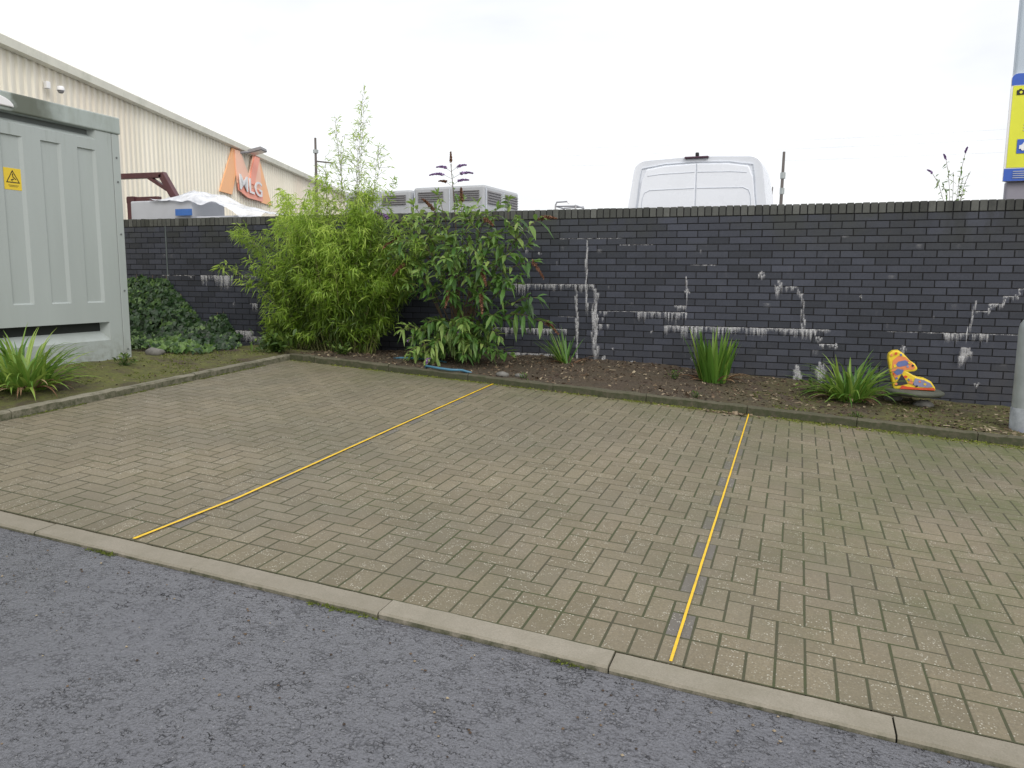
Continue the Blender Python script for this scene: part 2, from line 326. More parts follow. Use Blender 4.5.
# ------------------------------------------------------------------ mesh helpers
class MB:
    def __init__(s): s.v = []; s.f = []; s.t = []; s.mi = []; s.ex = {}
    def face(s, pts, tint=.5, mi=0):
        i = len(s.v); s.v += [tuple(p) for p in pts]; s.f.append(tuple(range(i, i+len(pts)))); s.t.append(tint); s.mi.append(mi)
    def mesh(s, vs, fs, tint=.5, mi=0):
        i = len(s.v); s.v += [tuple(p) for p in vs]
        for f in fs: s.f.append(tuple(i+k for k in f)); s.t.append(tint); s.mi.append(mi)
    def box(s, x0, x1, y0, y1, z0, z1, tint=.5, mi=0, mat=None):
        vs = [Vector(p) for p in ((x0,y0,z0),(x1,y0,z0),(x1,y1,z0),(x0,y1,z0),(x0,y0,z1),(x1,y0,z1),(x1,y1,z1),(x0,y1,z1))]
        if mat: vs = [mat @ v for v in vs]
        s.mesh(vs, [(0,3,2,1),(4,5,6,7),(0,1,5,4),(1,2,6,5),(2,3,7,6),(3,0,4,7)], tint, mi)
    def tube(s, pts, r, n=6, tint=.5, mi=0, cap=True, scale=(1, 1)):
        pts = [Vector(p) for p in pts]; m = len(pts)
        rs = r if isinstance(r, (list, tuple)) else [r]*m
        i0 = len(s.v)
        for k, p in enumerate(pts):
            d = (pts[min(k+1, m-1)]-pts[max(k-1, 0)]).normalized()
            a = d.cross(Vector((0, 0, 1)));
            if a.length < .05: a = d.cross(Vector((1, 0, 0)))
            a.normalize(); b = d.cross(a)
            for j in range(n):
                th = 2*math.pi*j/n; s.v.append(tuple(p+rs[k]*(a*math.cos(th)+b*math.sin(th))))
        for k in range(m-1):
            for j in range(n):
                s.f.append((i0+k*n+j, i0+k*n+(j+1) % n, i0+(k+1)*n+(j+1) % n, i0+(k+1)*n+j)); s.t.append(tint); s.mi.append(mi)
        if cap:
            s.f.append(tuple(i0+j for j in range(n))); s.t.append(tint); s.mi.append(mi)
            s.f.append(tuple(i0+(m-1)*n+j for j in reversed(range(n)))); s.t.append(tint); s.mi.append(mi)
    def lathe(s, prof, c=(0,0,0), n=24, tint=.5, mi=0):
        i0 = len(s.v)
        for r, z in prof:
            for j in range(n):
                th = 2*math.pi*j/n; s.v.append((c[0]+r*math.cos(th), c[1]+r*math.sin(th), c[2]+z))
        for k in range(len(prof)-1):
            for j in range(n):
                s.f.append((i0+k*n+j, i0+k*n+(j+1) % n, i0+(k+1)*n+(j+1) % n, i0+(k+1)*n+j)); s.t.append(tint); s.mi.append(mi)
    def prism(s, poly, f, d0, d1, tint=.5, mi=0):
        """poly in 2-D, f(a,b,d)->3-D point"""
        A = [f(a, b, d0) for a, b in poly]; B = [f(a, b, d1) for a, b in poly]; n = len(poly)
        s.mesh(A+B, [tuple(range(n)), tuple(reversed(range(n, 2*n)))]+[(k, n+k, n+(k+1) % n, (k+1) % n) for k in range(n)], tint, mi)
    def build(s, name, mats, parent=None, smooth=False, bevel=0, loc=None):
        me = bpy.data.meshes.new(name); me.from_pydata(s.v, [], s.f); me.update()
        at = me.attributes.new('tint', 'FLOAT', 'FACE'); at.data.foreach_set('value', s.t)
        for k, vals in s.ex.items():
            a2 = me.attributes.new(k, 'FLOAT', 'FACE'); a2.data.foreach_set('value', vals)
        for m in (mats if isinstance(mats, (list, tuple)) else [mats]): me.materials.append(m)
        me.polygons.foreach_set('material_index', s.mi)
        if smooth: me.polygons.foreach_set('use_smooth', [True]*len(me.polygons))
        o = bpy.data.objects.new(name, me); col.objects.link(o)
        if parent: o.parent = parent; o.matrix_parent_inverse = Matrix.Translation(parent.location).inverted()
        if bevel:
            b = o.modifiers.new('bevel', 'BEVEL'); b.width = bevel; b.segments = 2; b.limit_method = 'ANGLE'; b.angle_limit = math.radians(40)
        return o
def tag(o, label, cat, group=None):
    o['label'] = label; o['category'] = cat
    if group: o['group'] = group
    return o
def struct(o): o['kind'] = 'structure'; return o
def thing(name, label, cat, loc, group=None):
    o = bpy.data.objects.new(name, None); o.location = loc; o.empty_display_size = .2; col.objects.link(o)
    return tag(o, label, cat, group)

# ------------------------------------------------------------------ ground, road, paving
g = MB(); xs = [-400, -120, -40, -20]+[x*.5 for x in range(-24, 21)]+[14, 25, 60, 200, 400]; ys = [-400, -100, -30, -15]+[y*.5 for y in range(-18, 19)]+[12, 20, 40, 100, 400]
vs = [(x, y, pz(x, y)-(.36 if y > 6.2 else .30)) for y in ys for x in xs]; nx = len(xs)
g.mesh(vs, [(j*nx+i, j*nx+i+1, (j+1)*nx+i+1, (j+1)*nx+i) for j in range(len(ys)-1) for i in range(nx-1)])
struct(g.build('ground', M['asphalt']))
g = MB(); xs = [-30, -20, -12, -8, -4, 0, 4, 7, 10, 16, 30]; ys = [-30, -20, -9, -6, -3, -1, -.132]
vs = [(x, y, pz(x, y)-.017) for y in ys for x in xs]; nx = len(xs)
g.mesh(vs, [(j*nx+i, j*nx+i+1, (j+1)*nx+i+1, (j+1)*nx+i) for j in range(len(ys)-1) for i in range(nx-1)])
struct(g.build('road', M['asphalt']))

XL, XR, YB = -4.715, 6.2, 4.545
g = MB(); ch = []
def block(x0, x1, y0, y1, tint, c=0.):
    gap = .0019; x0 += gap+R.uniform(0, .0012); x1 -= gap+R.uniform(0, .0012); y0 += gap+R.uniform(0, .0012); y1 -= gap+R.uniform(0, .0012)
    x0 = max(x0, XL); x1 = min(x1, XR); y1 = min(y1, YB)
    if x1-x0 < .012 or y1-y0 < .012: return
    dz = R.uniform(-.0001, .0008); ta = R.uniform(-.004, .004); tb = R.uniform(-.004, .004); b = .0042; cx, cy = (x0+x1)/2, (y0+y1)/2
    def P(x, y, z): return (x, y, pz(x, y)+z+dz+ta*(x-cx)+tb*(y-cy))
    vs = [P(x0,y0,-.03),P(x1,y0,-.03),P(x1,y1,-.03),P(x0,y1,-.03),P(x0,y0,-b*.8),P(x1,y0,-b*.8),P(x1,y1,-b*.8),P(x0,y1,-b*.8),
          P(x0+b,y0+b,0),P(x1-b,y0+b,0),P(x1-b,y1-b,0),P(x0+b,y1-b,0)]
    n0 = len(g.f)
    g.mesh(vs, [(0,1,5,4),(1,2,6,5),(2,3,7,6),(3,0,4,7),(4,5,9,8),(5,6,10,9),(6,7,11,10),(7,4,8,11),(8,9,10,11)], tint)
    ch.extend([c]*(len(g.f)-n0))
U = .1017; X0 = -.063; Y0 = .205
def tn(): return clamp(R.gauss(.5, .17), 0, 1)
i0 = int((XL-X0)/U)-3; i1 = int((XR-X0)/U)+2
LINES = (.19, -2.28)
def char(x): return any(abs(x-l) < .055 for l in LINES)
for i in range(i0, i1): block(X0+i*U, X0+(i+1)*U, .002, Y0-.002, tn(), 0)
rows = int((YB-Y0)/U)+2
for j in range(rows):
    for i in range(i0, i1):
        k = (1-i-j) % 4; x = X0+i*U; y = Y0+j*U
        # k=1 left half of a stretcher, k=0 right half; k=3 lower / k=2 upper half of an upright block
        if k == 1: block(x, x+2*U, y, y+U, tn(), 0)
        elif k == 3: block(x, x+U, y, y+2*U, tn(), .85 if char(x+U/2) else 0)
        elif k == 2 and j == 0: block(x, x+U, y, y+U, tn(), 0)
g.ex['charcoal'] = ch
struct(g.build('paving', M['paving']))
g = MB(); xs = [XL-.01+i*.5 for i in range(23)]; ys = [0, 1, 2, 3, 4, 4.6]; nx = len(xs)
g.mesh([(x, y, pz(x, y)-.0011) for y in ys for x in xs], [(j*nx+i, j*nx+i+1, (j+1)*nx+i+1, (j+1)*nx+i) for j in range(5) for i in range(nx-1)])
struct(g.build('paving_joints', M['joint']))

def kerb_run(name, mat, horiz, a0, a1, b0, b1, top, bot, step, phase, brk=()):
    g = MB(); k = math.floor((a0-phase)/step)
    while phase+k*step < a1:
        s0 = max(a0, phase+k*step)+.0028; s1 = min(a1, phase+(k+1)*step)-.0028; k += 1
        if s1-s0 < .05: continue
        dz = R.uniform(-.004, .004); t = R.random(); m = 22; c = .008 if b0 < 0 and horiz else .014; off = R.uniform(-.003, .003); i0 = len(g.v)
        for q in range(m+1):
            s = s0+(s1-s0)*q/m
            for bb, z in ((b0+off, bot), (b0+off, top-c), (b0+off+c, top), (b1+off-c, top), (b1+off, top-c), (b1+off, bot)):
                x, y = (s, bb) if horiz else (bb, s)
                w = (.0011 if b0 < 0 and horiz else .006)*(noise.noise((x*5, y*5, z*30))+noise.noise((x*17, y*17, z*30)))
                g.v.append((x+w, y+w, pz(x, y)+z+dz+w))
        for q in range(m):
            for e in range(5): g.f.append((i0+q*6+e, i0+(q+1)*6+e, i0+(q+1)*6+e+1, i0+q*6+e+1)); g.t.append(t); g.mi.append(0)
        for q in (0, m): g.f.append(tuple(i0+q*6+e for e in range(6))); g.t.append(t); g.mi.append(0)
    o = struct(g.build(name, mat))
    bm = o.data; return o
kerb_run('front_kerb', M['kerb'], True, -11, 6.3, -.128, -.004, .003, -.12, .915, 0)
kerb_run('side_kerb', M['edging'], False, -.0, 4.62, -4.785, -4.72, .062, -.12, .915, .36)
kerb_run('back_kerb', M['mossy'], True, -4.72, 6.3, 4.555, 4.625, .072, -.12, .915, .18)

# bed soil
g = MB(); st = .06; x0s, x1s = -11.2, 6.2; nxx = int((x1s-x0s)/st)+1
ysr = [4.60+st*.5*k for k in range(53)]
xs = [x0s+st*i for i in range(nxx)]
def soil_patch(xs, ys):
    n = len(xs); g.mesh([(x, y, soil(x, y)+.010*noise.noise((x*14, y*14, 1))) for y in ys for x in xs],
        [(j*n+i, j*n+i+1, (j+1)*n+i+1, (j+1)*n+i) for j in range(len(ys)-1) for i in range(n-1)])
soil_patch([-4.78+st*i for i in range(int((6.2+4.78)/st)+1)], [4.605+.04*k for k in range(41)])
struct(g.build('bed_soil', M['soil'], smooth=True)); g = MB()
soil_patch([-10.6+st*i for i in range(int((10.6-4.78)/st)+1)]+[-4.78], [0+st*k for k in range(105)])
struct(g.build('verge_soil', M['soil'], smooth=True))

# yellow bay lines
def yline(pts, w, label):
    w0 = w
    g = MB()
    q = []
    for k in range(len(pts)-1):
        for s in range(24): q.append((pts[k][0]+(pts[k+1][0]-pts[k][0])*s/24, pts[k][1]+(pts[k+1][1]-pts[k][1])*s/24))
    q.append(pts[-1]); vs = []
    for x, y in q:
        j = .0012*noise.noise((x*3, y*9, 2)); w = w0*(1+.25*noise.noise((x*5, y*14, 6))); vs += [(x-w/2+j, y, pz(x, y)+.0075), (x+w/2+j, y, pz(x, y)+.0075)]
    g.mesh(vs, [(2*i, 2*i+1, 2*i+3, 2*i+2) for i in range(len(q)-1)])
    tag(g.build('yellow_line', M['yellowline']), label, 'painted line', 'thin yellow lines across the parking bay')
yline([(-2.276, .004), (-2.235, .67), (-2.262, 2.6), (-2.276, 4.54)], .019, 'thin yellow line on the paving nearer the grey cabinet, slightly kinked near the road')
yline([(.197, .004), (.2, 2.5), (.2, 4.54)], .011, 'thin straight yellow line ending at the back kerb between the two tallest strap-leaved clumps')

# ------------------------------------------------------------------ brick wall
WY, WT, ZC = 6.1928, .01727, 2.0346
ang = math.atan(WT); TX = Vector((math.cos(ang), math.sin(ang), 0)); TN = Vector((math.sin(ang), -math.cos(ang), 0))
WO = Vector((0, WY, 0))
def wp(s, d, z):  # s along wall from x=0, d out of the face (towards the camera)
    p = WO+TX*s+TN*d; return Vector((p.x, p.y, z))
wall = thing('brick_wall', 'long dark blue-black brick wall with pale salt stains and upright brick coping behind the parking bay', 'wall', (0, WY, 0))
SMIN, SMAX = -11.35, 6.4
g = MB()
def wbox(g, s0, s1, d0, d1, z0, z1, tint, mi=0):
    A = [wp(s, d, z) for z in (z0, z1) for s, d in ((s0, d1), (s1, d1), (s1, d0), (s0, d0))]
    g.mesh(A, [(0,3,2,1),(4,5,6,7),(0,1,5,4),(1,2,6,5),(2,3,7,6),(3,0,4,7)], tint, mi)
for r in range(33):
    zt = ZC-.075*r-.005; ph = -1.412+.1125*(r % 2)+.0
    k = math.floor((SMIN-ph)/.225)
    while ph+k*.225 < SMAX:
        s0 = ph+k*.225+.006+R.uniform(-.001, .001); s1 = ph+(k+1)*.225-.006+R.uniform(-.001, .001); k += 1
        s0 = max(s0, SMIN); s1 = min(s1, SMAX)
        for a, b in (((s0, min(s1, -7.855)), (max(s0, -7.825), s1)) if s0 < -7.84 < s1 else ((s0, s1),)):
            if b-a > .02: wbox(g, a, b, -.05, R.uniform(-.0015, .0015), zt-.0645, zt, clamp(R.gauss(.5, .28), 0, 1))
g.build('brick_courses', M['brick'], wall)
g = MB(); wbox(g, SMIN, SMAX, -.225, -.006, -.6, ZC-.002, .5); g.build('mortar_core', M['mortar'], wall)
g = MB(); s = SMIN
while s < SMAX:
    wbox(g, s+.005, s+.070, -.23+R.uniform(-.002, .002), .006+R.uniform(-.003, .003), ZC+.004, ZC+.110+R.uniform(-.003, .003), clamp(R.gauss(.45, .3), 0, 1)); s += .0752
g.build('coping', M['coping'], wall, bevel=.004)
g = MB(); wbox(g, SMIN, SMAX, -.222, -.003, ZC-.001, ZC+.1, .5); g.build('coping_mortar', M['mortar'], wall)
g = MB(); wbox(g, -7.850, -7.832, -.02, .001, .2, ZC+.08, .5); g.build('joint_sealant', simple('grey_sealant', (.10, .12, .12), .7), wall)
# salt deposits: thin crusts on the face
bands = (-7.259, 1.35, -6.698, 1.136), (-6.558, 1.34, -6.331, 1.288), (-6.465, 1.003, -6.331, 0.91), (-7.011, 0.598, -6.414, 0.48), (-6.462, 0.538, -6.287, 0.40), (-2.735, 1.286, -1.664, 1.195), (-2.952, 0.757, -1.979, 0.68), (-2.73, 0.471, -2.121, 0.39), (-1.145, 1.0, -0.593, 0.91), (-0.731, 1.07, -0.596, 1.0), (-0.834, 0.843, -0.4, 0.735), (-0.404, 0.843, 0.899, 0.765), (1.961, 0.84, 2.358, 0.745)
lines = (-2.082, 1.83, -1.328, 1.812), (-1.373, 1.756, -0.976, 1.738), (-0.582, 1.518, -0.302, 1.508), (-1.493, 0.993, -1.122, 0.972), (1.427, 0.843, 1.962, 0.830), (2.352, 0.840, 2.637, 0.828), (-2.068, 0.911, -1.872, 0.895), (-7.9, 1.36, -7.3, 1.348)
verts = (-1.75, 1.793, -1.734, 1.046, 0.05), (-1.855, 1.219, -1.839, 0.421, 0.062), (-1.632, 1.244, -1.615, 0.501, 0.095), (-0.602, 1.388, -0.595, 1.211, 0.035), (0.616, 1.194, 0.634, 0.854, 0.045), (2.22, 1.166, 2.16, 0.857, 0.035)
blobs = (-1.515, 0.434, 0.034, 0.085), (0.596, 0.357, 0.055, 0.11), (0.825, 0.389, 0.055, 0.13), (0.694, 0.22, 0.085, 0.044), (2.165, 0.633, 0.06, 0.11), (1.60, 0.64, 0.034, 0.065), (2.286, 0.324, 0.034, 0.034), (-1.417, 0.543, 0.026, 0.026), (-0.967, 0.754, 0.026, 0.026), (-0.593, 1.222, 0.05, 0.04), (-1.186, 0.401, 0.026, 0.034), (-7.397, 1.335, 0.03, 0.026), (-6.672, 0.986, 0.014, 0.04), (1.167, 1.191, 0.02, 0.028), (-0.51, 0.475, 0.02, 0.03), (-2.473, 1.683, 0.02, 0.057), (-2.312, 1.635, 0.03, 0.03), (0.184, 1.403, 0.05, 0.05), (0.354, 1.276, 0.04, 0.1)
g = MB(); uvs = []; kinds = []; dens = []; lay = [0]
def quad(P, kind, de):
    g.face(P); uvs.extend([(0,0),(1,0),(1,1),(0,1)]); kinds.append(kind); dens.append(de)
def off(): lay[0] += 1; return .0032+.00004*lay[0]
RS = random.Random(21)
def snap(z): return ZC-.075*round((ZC-z)/.075)-.002
def drip(x, zt, w, h, de, lean=0.):
    d = off(); quad([wp(x-w*.32+lean, d, zt-h), wp(x+w*.32+lean, d, zt-h), wp(x+w/2, d, zt), wp(x-w/2, d, zt)], 1, de)
def crust(x0, x1, zt, h, de=1., cover=1.):
    """ragged run of drips hanging from one bed joint"""
    zt = snap(zt); L = x1-x0; n = int(L/.0075*cover)
    for _ in range(n):
        x = RS.uniform(x0, x1); m = .35+.65*max(0, noise.noise((x*5, zt*9, 1))+.55)
        drip(x, zt+RS.uniform(-.002, .004), RS.choice((.008, .012, .018, .03, .045)), h*m*RS.choice((.4, .6, .85, 1.05, 1.25))*RS.uniform(.8, 1.15), de*RS.uniform(.25, 1.05)*min(1, m+.15))
    k = x0
    while k < x1-.02:   # thin line of salt along the joint itself
        e = min(x1, k+RS.uniform(.03, .14)); d = off(); hh = RS.uniform(.005, .011)
        quad([wp(k, d, zt-hh), wp(e, d, zt-hh), wp(e, d, zt+.002), wp(k, d, zt+.002)], 1, de*RS.uniform(.5, 1.3)); k = e-.01+(.03 if RS.random() < .2 else 0)
def splash(x, z, a, b, de=1.):
    for _ in range(int(5+a*b*2600)):
        xx = RS.gauss(x, a*.42); drip(xx, z+b*RS.uniform(-.3, 1.)*(1-abs(xx-x)/a*.5), RS.uniform(.3, .9)*a, b*RS.uniform(.5, 1.3), de*RS.uniform(.35, .9))
for i, (x0, z1, x1, z0) in enumerate(bands): crust(x0, x1, z1, (z1-z0)*(1.45 if i else 1.0), 1.05, {0: 1.3, 3: 1.3}.get(i, 1.))
for x0, z1, x1, z0 in lines: crust(x0, x1, z1, .012, .8, .25)
for x0, z1, x1, z0, w in verts:
    H = z1-z0; k = 0.
    while k < H:
        t = k/H; seg = RS.uniform(.04, .14); x = x0+(x1-x0)*t+.006*noise.noise((k*9, x0, 0)); ww = w*(.2+.5*max(0, noise.noise((k*4, x0*7, 2))+.6)); drip(x+RS.gauss(0, w*.15), z1-k, ww, seg*1.5, RS.uniform(.45, .9)); k += seg*.45
for x, z, a, b in blobs: splash(x, z, a, b, .95)
# stepped runs following the bond: (x, z) corners
for path in (((2.22, 1.03), (2.34, 1.03), (2.34, 1.105), (2.45, 1.105), (2.45, 1.18), (2.57, 1.18), (2.57, 1.255), (2.70, 1.255), (2.70, 1.33), (2.83, 1.40)),
             ((.43, 1.26), (.56, 1.26), (.56, 1.19), (.625, 1.19)), ((.60, .84), (.75, .84), (.75, .765), (.80, .765), (.80, .70), (.96, .70), (.96, .64))):
    for (xa, za), (xb, zb) in zip(path, path[1:]):
        if abs(xb-xa) > abs(zb-za): crust(min(xa, xb), max(xa, xb), za, .055, .9, .9)
        else:
            for q in range(5): drip(xa+RS.gauss(0, .008), max(za, zb)-q*abs(za-zb)/6, .022, .04, RS.uniform(.5, .95))
for _ in range(26): drip(RS.gauss(-1.625, .022), RS.uniform(.68, 1.12), RS.uniform(.012, .04), RS.uniform(.08, .26), RS.uniform(.4, .9))
for _ in range(16): drip(RS.gauss(-1.60, .075), snap(RS.choice((.985, .91, .87))), RS.uniform(.02, .05), RS.uniform(.04, .08), RS.uniform(.4, .85))
for _ in range(60):   # faint scattered bloom
    x = R.uniform(-9, 5.5); z = R.uniform(.4, 1.9); a = R.uniform(.008, .05); b = R.uniform(.008, .04); d = off(); quad([wp(x-a,d,z-b),wp(x+a,d,z-b),wp(x+a,d,z+b),wp(x-a,d,z+b)], 1, R.uniform(.05, .3))
g.ex = {'kind': kinds, 'dens': dens}
o = g.build('salt_stains', M['efflo'], wall); uvl = o.data.uv_layers.new(name='UVMap')
for i, uv in enumerate(uvs): uvl.data[i].uv = uv
o.visible_shadow = True

# ------------------------------------------------------------------ substation kiosk
CX = -5.72; Y0k, Y1k, Z0k, Z1k = -.15, 3.33, .40, 2.70
kio = thing('electricity_cabinet', 'pale green-grey electrical cabinet with ribbed doors and a yellow warning sign', 'cabinet', (-6.4, 1.6, .45))
def inset_face(g, ya, yb, za, zb, recs, x=CX):
    """front sheet at x with recesses (y0,y1,z0,z1,depth,slope)"""
    Y = sorted({ya, yb, *[v for r in recs for v in r[:2]]}); Z = sorted({za, zb, *[v for r in recs for v in r[2:4]]})
    for a in range(len(Y)-1):
        for b in range(len(Z)-1):
            cy, cz = (Y[a]+Y[a+1])/2, (Z[b]+Z[b+1])/2
            if any(r[0] < cy < r[1] and r[2] < cz < r[3] for r in recs): continue
            g.face([(x, Y[a], Z[b]), (x, Y[a+1], Z[b]), (x, Y[a+1], Z[b+1]), (x, Y[a], Z[b+1])])
    for y0, y1, z0, z1, d, (sl, sr, sb, stp), mi in recs:
        o = [(x, y0, z0), (x, y1, z0), (x, y1, z1), (x, y0, z1)]
        n = [(x-d, y0+sl, z0+sb), (x-d, y1-sr, z0+sb), (x-d, y1-sr, z1-stp), (x-d, y0+sl, z1-stp)]
        for k in range(4): g.face([o[k], o[(k+1) % 4], n[(k+1) % 4], n[k]])
        g.face(n, .5, mi)
g = MB()
ribs = []
for yc in (2.95, 2.58, 2.21, 1.84, 1.47, .95, .58, .21): ribs.append((yc-.10, yc+.10, 1.09, 2.515, .016, (.006, .03, .012, .005), 0))
recs = ribs+[(.0, 3.09, .725, .90, .088, (.02, .04, .085, .0), 2), (.0, 3.055, 2.61, 2.70-.001, .07, (.02, .03, .045, 0), 1)]
inset_face(g, Y0k, 3.235, Z0k, Z1k, recs)
g.build('front_panel', [M['kiosk'], M['darkgap'], simple('slot_shade', (.022, .026, .025), .9)], kio)  # slot and lid-recess floors coloured dark to stand for the shade inside
g = MB(); g.box(CX-1.9, CX-.10, Y0k+.01, Y1k-.002, Z0k, Z1k); g.build('body', M['kiosk'], kio)
g = MB(); g.box(CX-.10, CX+.001, 3.243, Y1k, Z0k, Z1k)
o = g.build('corner_post', M['kiosk'], kio, bevel=.006)
g = MB(); g.box(CX-.10, CX-.02, 3.2, 3.26, Z0k+.01, Z1k-.01); g.build('seam', M['darkgap'], kio)
for z in (2.25, 1.75, 1.2, .62, 2.48):
    g = MB(); g.tube([(CX, 3.285, z), (CX+.008, 3.285, z)], .009, 8); g.build('bolt', M['darkgap'], kio)
g = MB(); g.box(CX-1.98, CX+.012, Y0k-.05, Y1k+.012, 2.702, 2.86); o = g.build('lid', M['lid'], kio, bevel=.012)
g = MB()
for k in range(9):
    a0 = math.pi*k/8
prof = [(math.cos(math.pi*k/10)*.18, math.sin(math.pi*k/10)*.085) for k in range(11)]
g.prism([(2.06+a, 2.735+b) for a, b in prof], lambda a, b, d: Vector((CX+.013+d, a, b)), 0, .018)
g.build('lid_bracket', M['white'], kio, bevel=.01)
g = MB(); g.box(CX-.0215, CX-.014, 2.128, 2.285, 2.06, 2.24); ws = g.build('warning_sign', M['signyellow'], kio, bevel=.001)
g = MB(); xs_ = CX-.0125
def tri(r, cz=2.157, cy=2.207): return [(xs_, cy-r*1.0, cz-r*.62), (xs_, cy+r*1.0, cz-r*.62), (xs_, cy, cz+r*1.12)]
A = tri(.062); B = tri(.050)
for k in range(3): g.face([A[k], A[(k+1) % 3], B[(k+1) % 3], B[k]])
def st(y, z, y2, z2, w=.004):
    d = Vector((0, y2-y, z2-z)).normalized(); nrm = Vector((0, -d.z, d.y))*w/2
    a, b = Vector((xs_, y, z)), Vector((xs_, y2, z2)); g.face([a-nrm, b-nrm, b+nrm, a+nrm])
st(2.205, 2.192, 2.209, 2.165, .008); st(2.209, 2.168, 2.235, 2.146, .007); st(2.215, 2.15, 2.19, 2.142, .008); st(2.19, 2.142, 2.205, 2.132); st(2.205, 2.205, 2.212, 2.188, .003); st(2.212, 2.188, 2.203, 2.184, .003)
st(2.16, 2.098, 2.255, 2.098, .003); st(2.17, 2.088, 2.245, 2.088, .003)
g.build('warning_symbol', M['black'], ws)

# ------------------------------------------------------------------ warehouse
CAMP = Vector((.5508, -2.632, 1.3452))
WD = Vector((-.3168, .9485, 0)); WN = Vector((.9485, .3168, 0))
WO2 = CAMP-WN*8.5; WO2.z = 0
def wh(s, d, z): p = WO2+WD*s+WN*d; return Vector((p.x, p.y, z))
war = thing('warehouse', 'long beige ribbed metal warehouse with a cream gutter along its eave', 'building', tuple(wh(20, 0, 0)))
g = MB(); s = 4.; prof = []
while s < 60:
    prof += [(s, .0), (s+.10, .0), (s+.125, .035), (s+.175, .035)]; s += .2
prof.append((s, 0))
for k in range(len(prof)-1):
    (a, d0), (b, d1) = prof[k], prof[k+1]; g.face([wh(a, d0, -1), wh(b, d1, -1), wh(b, d1, 4.95), wh(a, d0, 4.95)])
g.build('cladding', M['clad'], war)
g = MB(); g.prism([(.05, 4.90), (.16, 4.92), (.19, 5.05), (.17, 5.07), (-.02, 5.07), (-.02, 4.93)], lambda a, b, d: wh(d, a, b), 3.8, 60.3); g.build('gutter', M['gutter'], war)
g = MB(); g.prism([(-.02, 5.0), (-.02, 5.055), (-9, 6.6), (-18, 5.05), (-18, -1), (-17.9, -1), (-17.9, 5.0), (-9, 6.5)], lambda a, b, d: wh(d, a, b), 4.05, 60); g.build('roof', M['roofsheet'], war)
for sd in (4.0, 60.05):
    g = MB(); g.face([wh(sd, .0, -1), wh(sd, 0, 5.0), wh(sd, -9, 6.5), wh(sd, -17.95, 5.0), wh(sd, -17.95, -1)]); g.build('gable_wall', M['clad'], war)
# logo
def on(s, z, d): return wh(s, d, z)
lg = thing('logo_sign', 'orange M-shaped company sign reading MLG fixed high on the beige warehouse wall', 'sign', tuple(wh(22.8, .05, 3.6)))
def plate(name, poly, d, mat, parent):
    g = MB(); g.prism(poly, lambda a, b, dd: wh(a, dd, b), d, d+.03); return g.build(name, mat, parent)
plate('letter_leg', [(20.85, 3.60), (21.70, 3.60), (22.42, 4.88), (21.85, 4.88)], .045, M['orange'], lg)
plate('letter_leg', [(24.0, 3.60), (24.95, 3.60), (23.95, 4.93), (23.4, 4.93)], .045, M['orange'], lg)
plate('letter_centre', [(21.95, 4.85), (22.35, 4.88), (22.95, 4.28), (23.35, 4.93), (23.85, 4.93), (23.95, 4.45), (23.98, 3.95), (22.05, 3.95), (22.0, 4.3)], .077, M['salmon'], lg)
plate('letter_arm', [(23.05, 4.35), (23.42, 4.93), (23.85, 4.93), (23.3, 4.05), (22.95, 4.05)], .108, M['redorange'], lg)
plate('name_band', [(22.0, 3.93), (24.02, 3.93), (23.95, 3.62), (22.75, 3.62), (22.05, 3.76)], .108, M['redorange'], lg)
tc = bpy.data.curves.new('name_text', 'FONT'); tc.body = 'MLG'; tc.size = .62; tc.offset = .004; tc.extrude = .01
to = bpy.data.objects.new('tmp_text', tc); col.objects.link(to); bpy.context.view_layer.update()
me = bpy.data.meshes.new_from_object(to.evaluated_get(bpy.context.evaluated_depsgraph_get())); bpy.data.objects.remove(to)
w = max(v.co.x for v in me.vertices); h = max(v.co.y for v in me.vertices)
for v in me.vertices:
    s = 21.98+v.co.x/w*1.85; z = 3.80+v.co.y/h*.42-(s0:=v.co.x/w)*.06; p = wh(s, .17+v.co.z, z); v.co = p
me.materials.append(M['white']); o = bpy.data.objects.new('name_letters', me); col.objects.link(o); o.parent = lg; o.matrix_parent_inverse = Matrix.Translation(lg.location).inverted()
# floodlight on the eave
fl = thing('floodlight', 'dark rectangular floodlight on an arm at the warehouse eave above the orange sign', 'light', tuple(wh(22.9, .2, 5.0)))
g = MB(); g.tube([wh(22.3, .06, 4.82), wh(22.75, .3, 4.92)], .035, 6); g.build('arm', M['louvre'], fl)
g = MB(); mt = Matrix.Translation(wh(22.85, .42, 4.96)) @ Matrix.Rotation(math.atan2(WN.y, WN.x), 4, 'Z') @ Matrix.Rotation(math.radians(-14), 4, 'Y')
g.box(-.2, .2, -.25, .25, -.05, .05, mat=mt); g.build('lamp_housing', M['louvre'], fl, bevel=.02)
g = MB(); g.box(-.17, .17, -.21, .21, -.059, -.052, mat=mt); g.build('lamp_lens', M['steel'], fl)
# CCTV camera
cc = thing('security_camera', 'small white dome security camera high on the beige warehouse wall', 'camera', tuple(wh(13.7, .1, 4.55)))
g = MB(); g.box(-.04, .04, -.04, .04, -.06, .06, mat=Matrix.Translation(wh(13.58, .09, 4.58))); g.build('bracket', M['white'], cc, bevel=.01)
g = MB(); c = wh(13.75, .22, 4.53)
g.lathe([(.001, .08), (.045, .07), (.06, .045), (.063, .0)], c, 16); g.build('dome_cover', M['white'], cc, smooth=True)
g = MB(); g.lathe([(.05, 0), (.046, -.03), (.03, -.045), (.001, -.052)], c, 16); g.build('lens_dome', M['louvre'], cc, smooth=True)

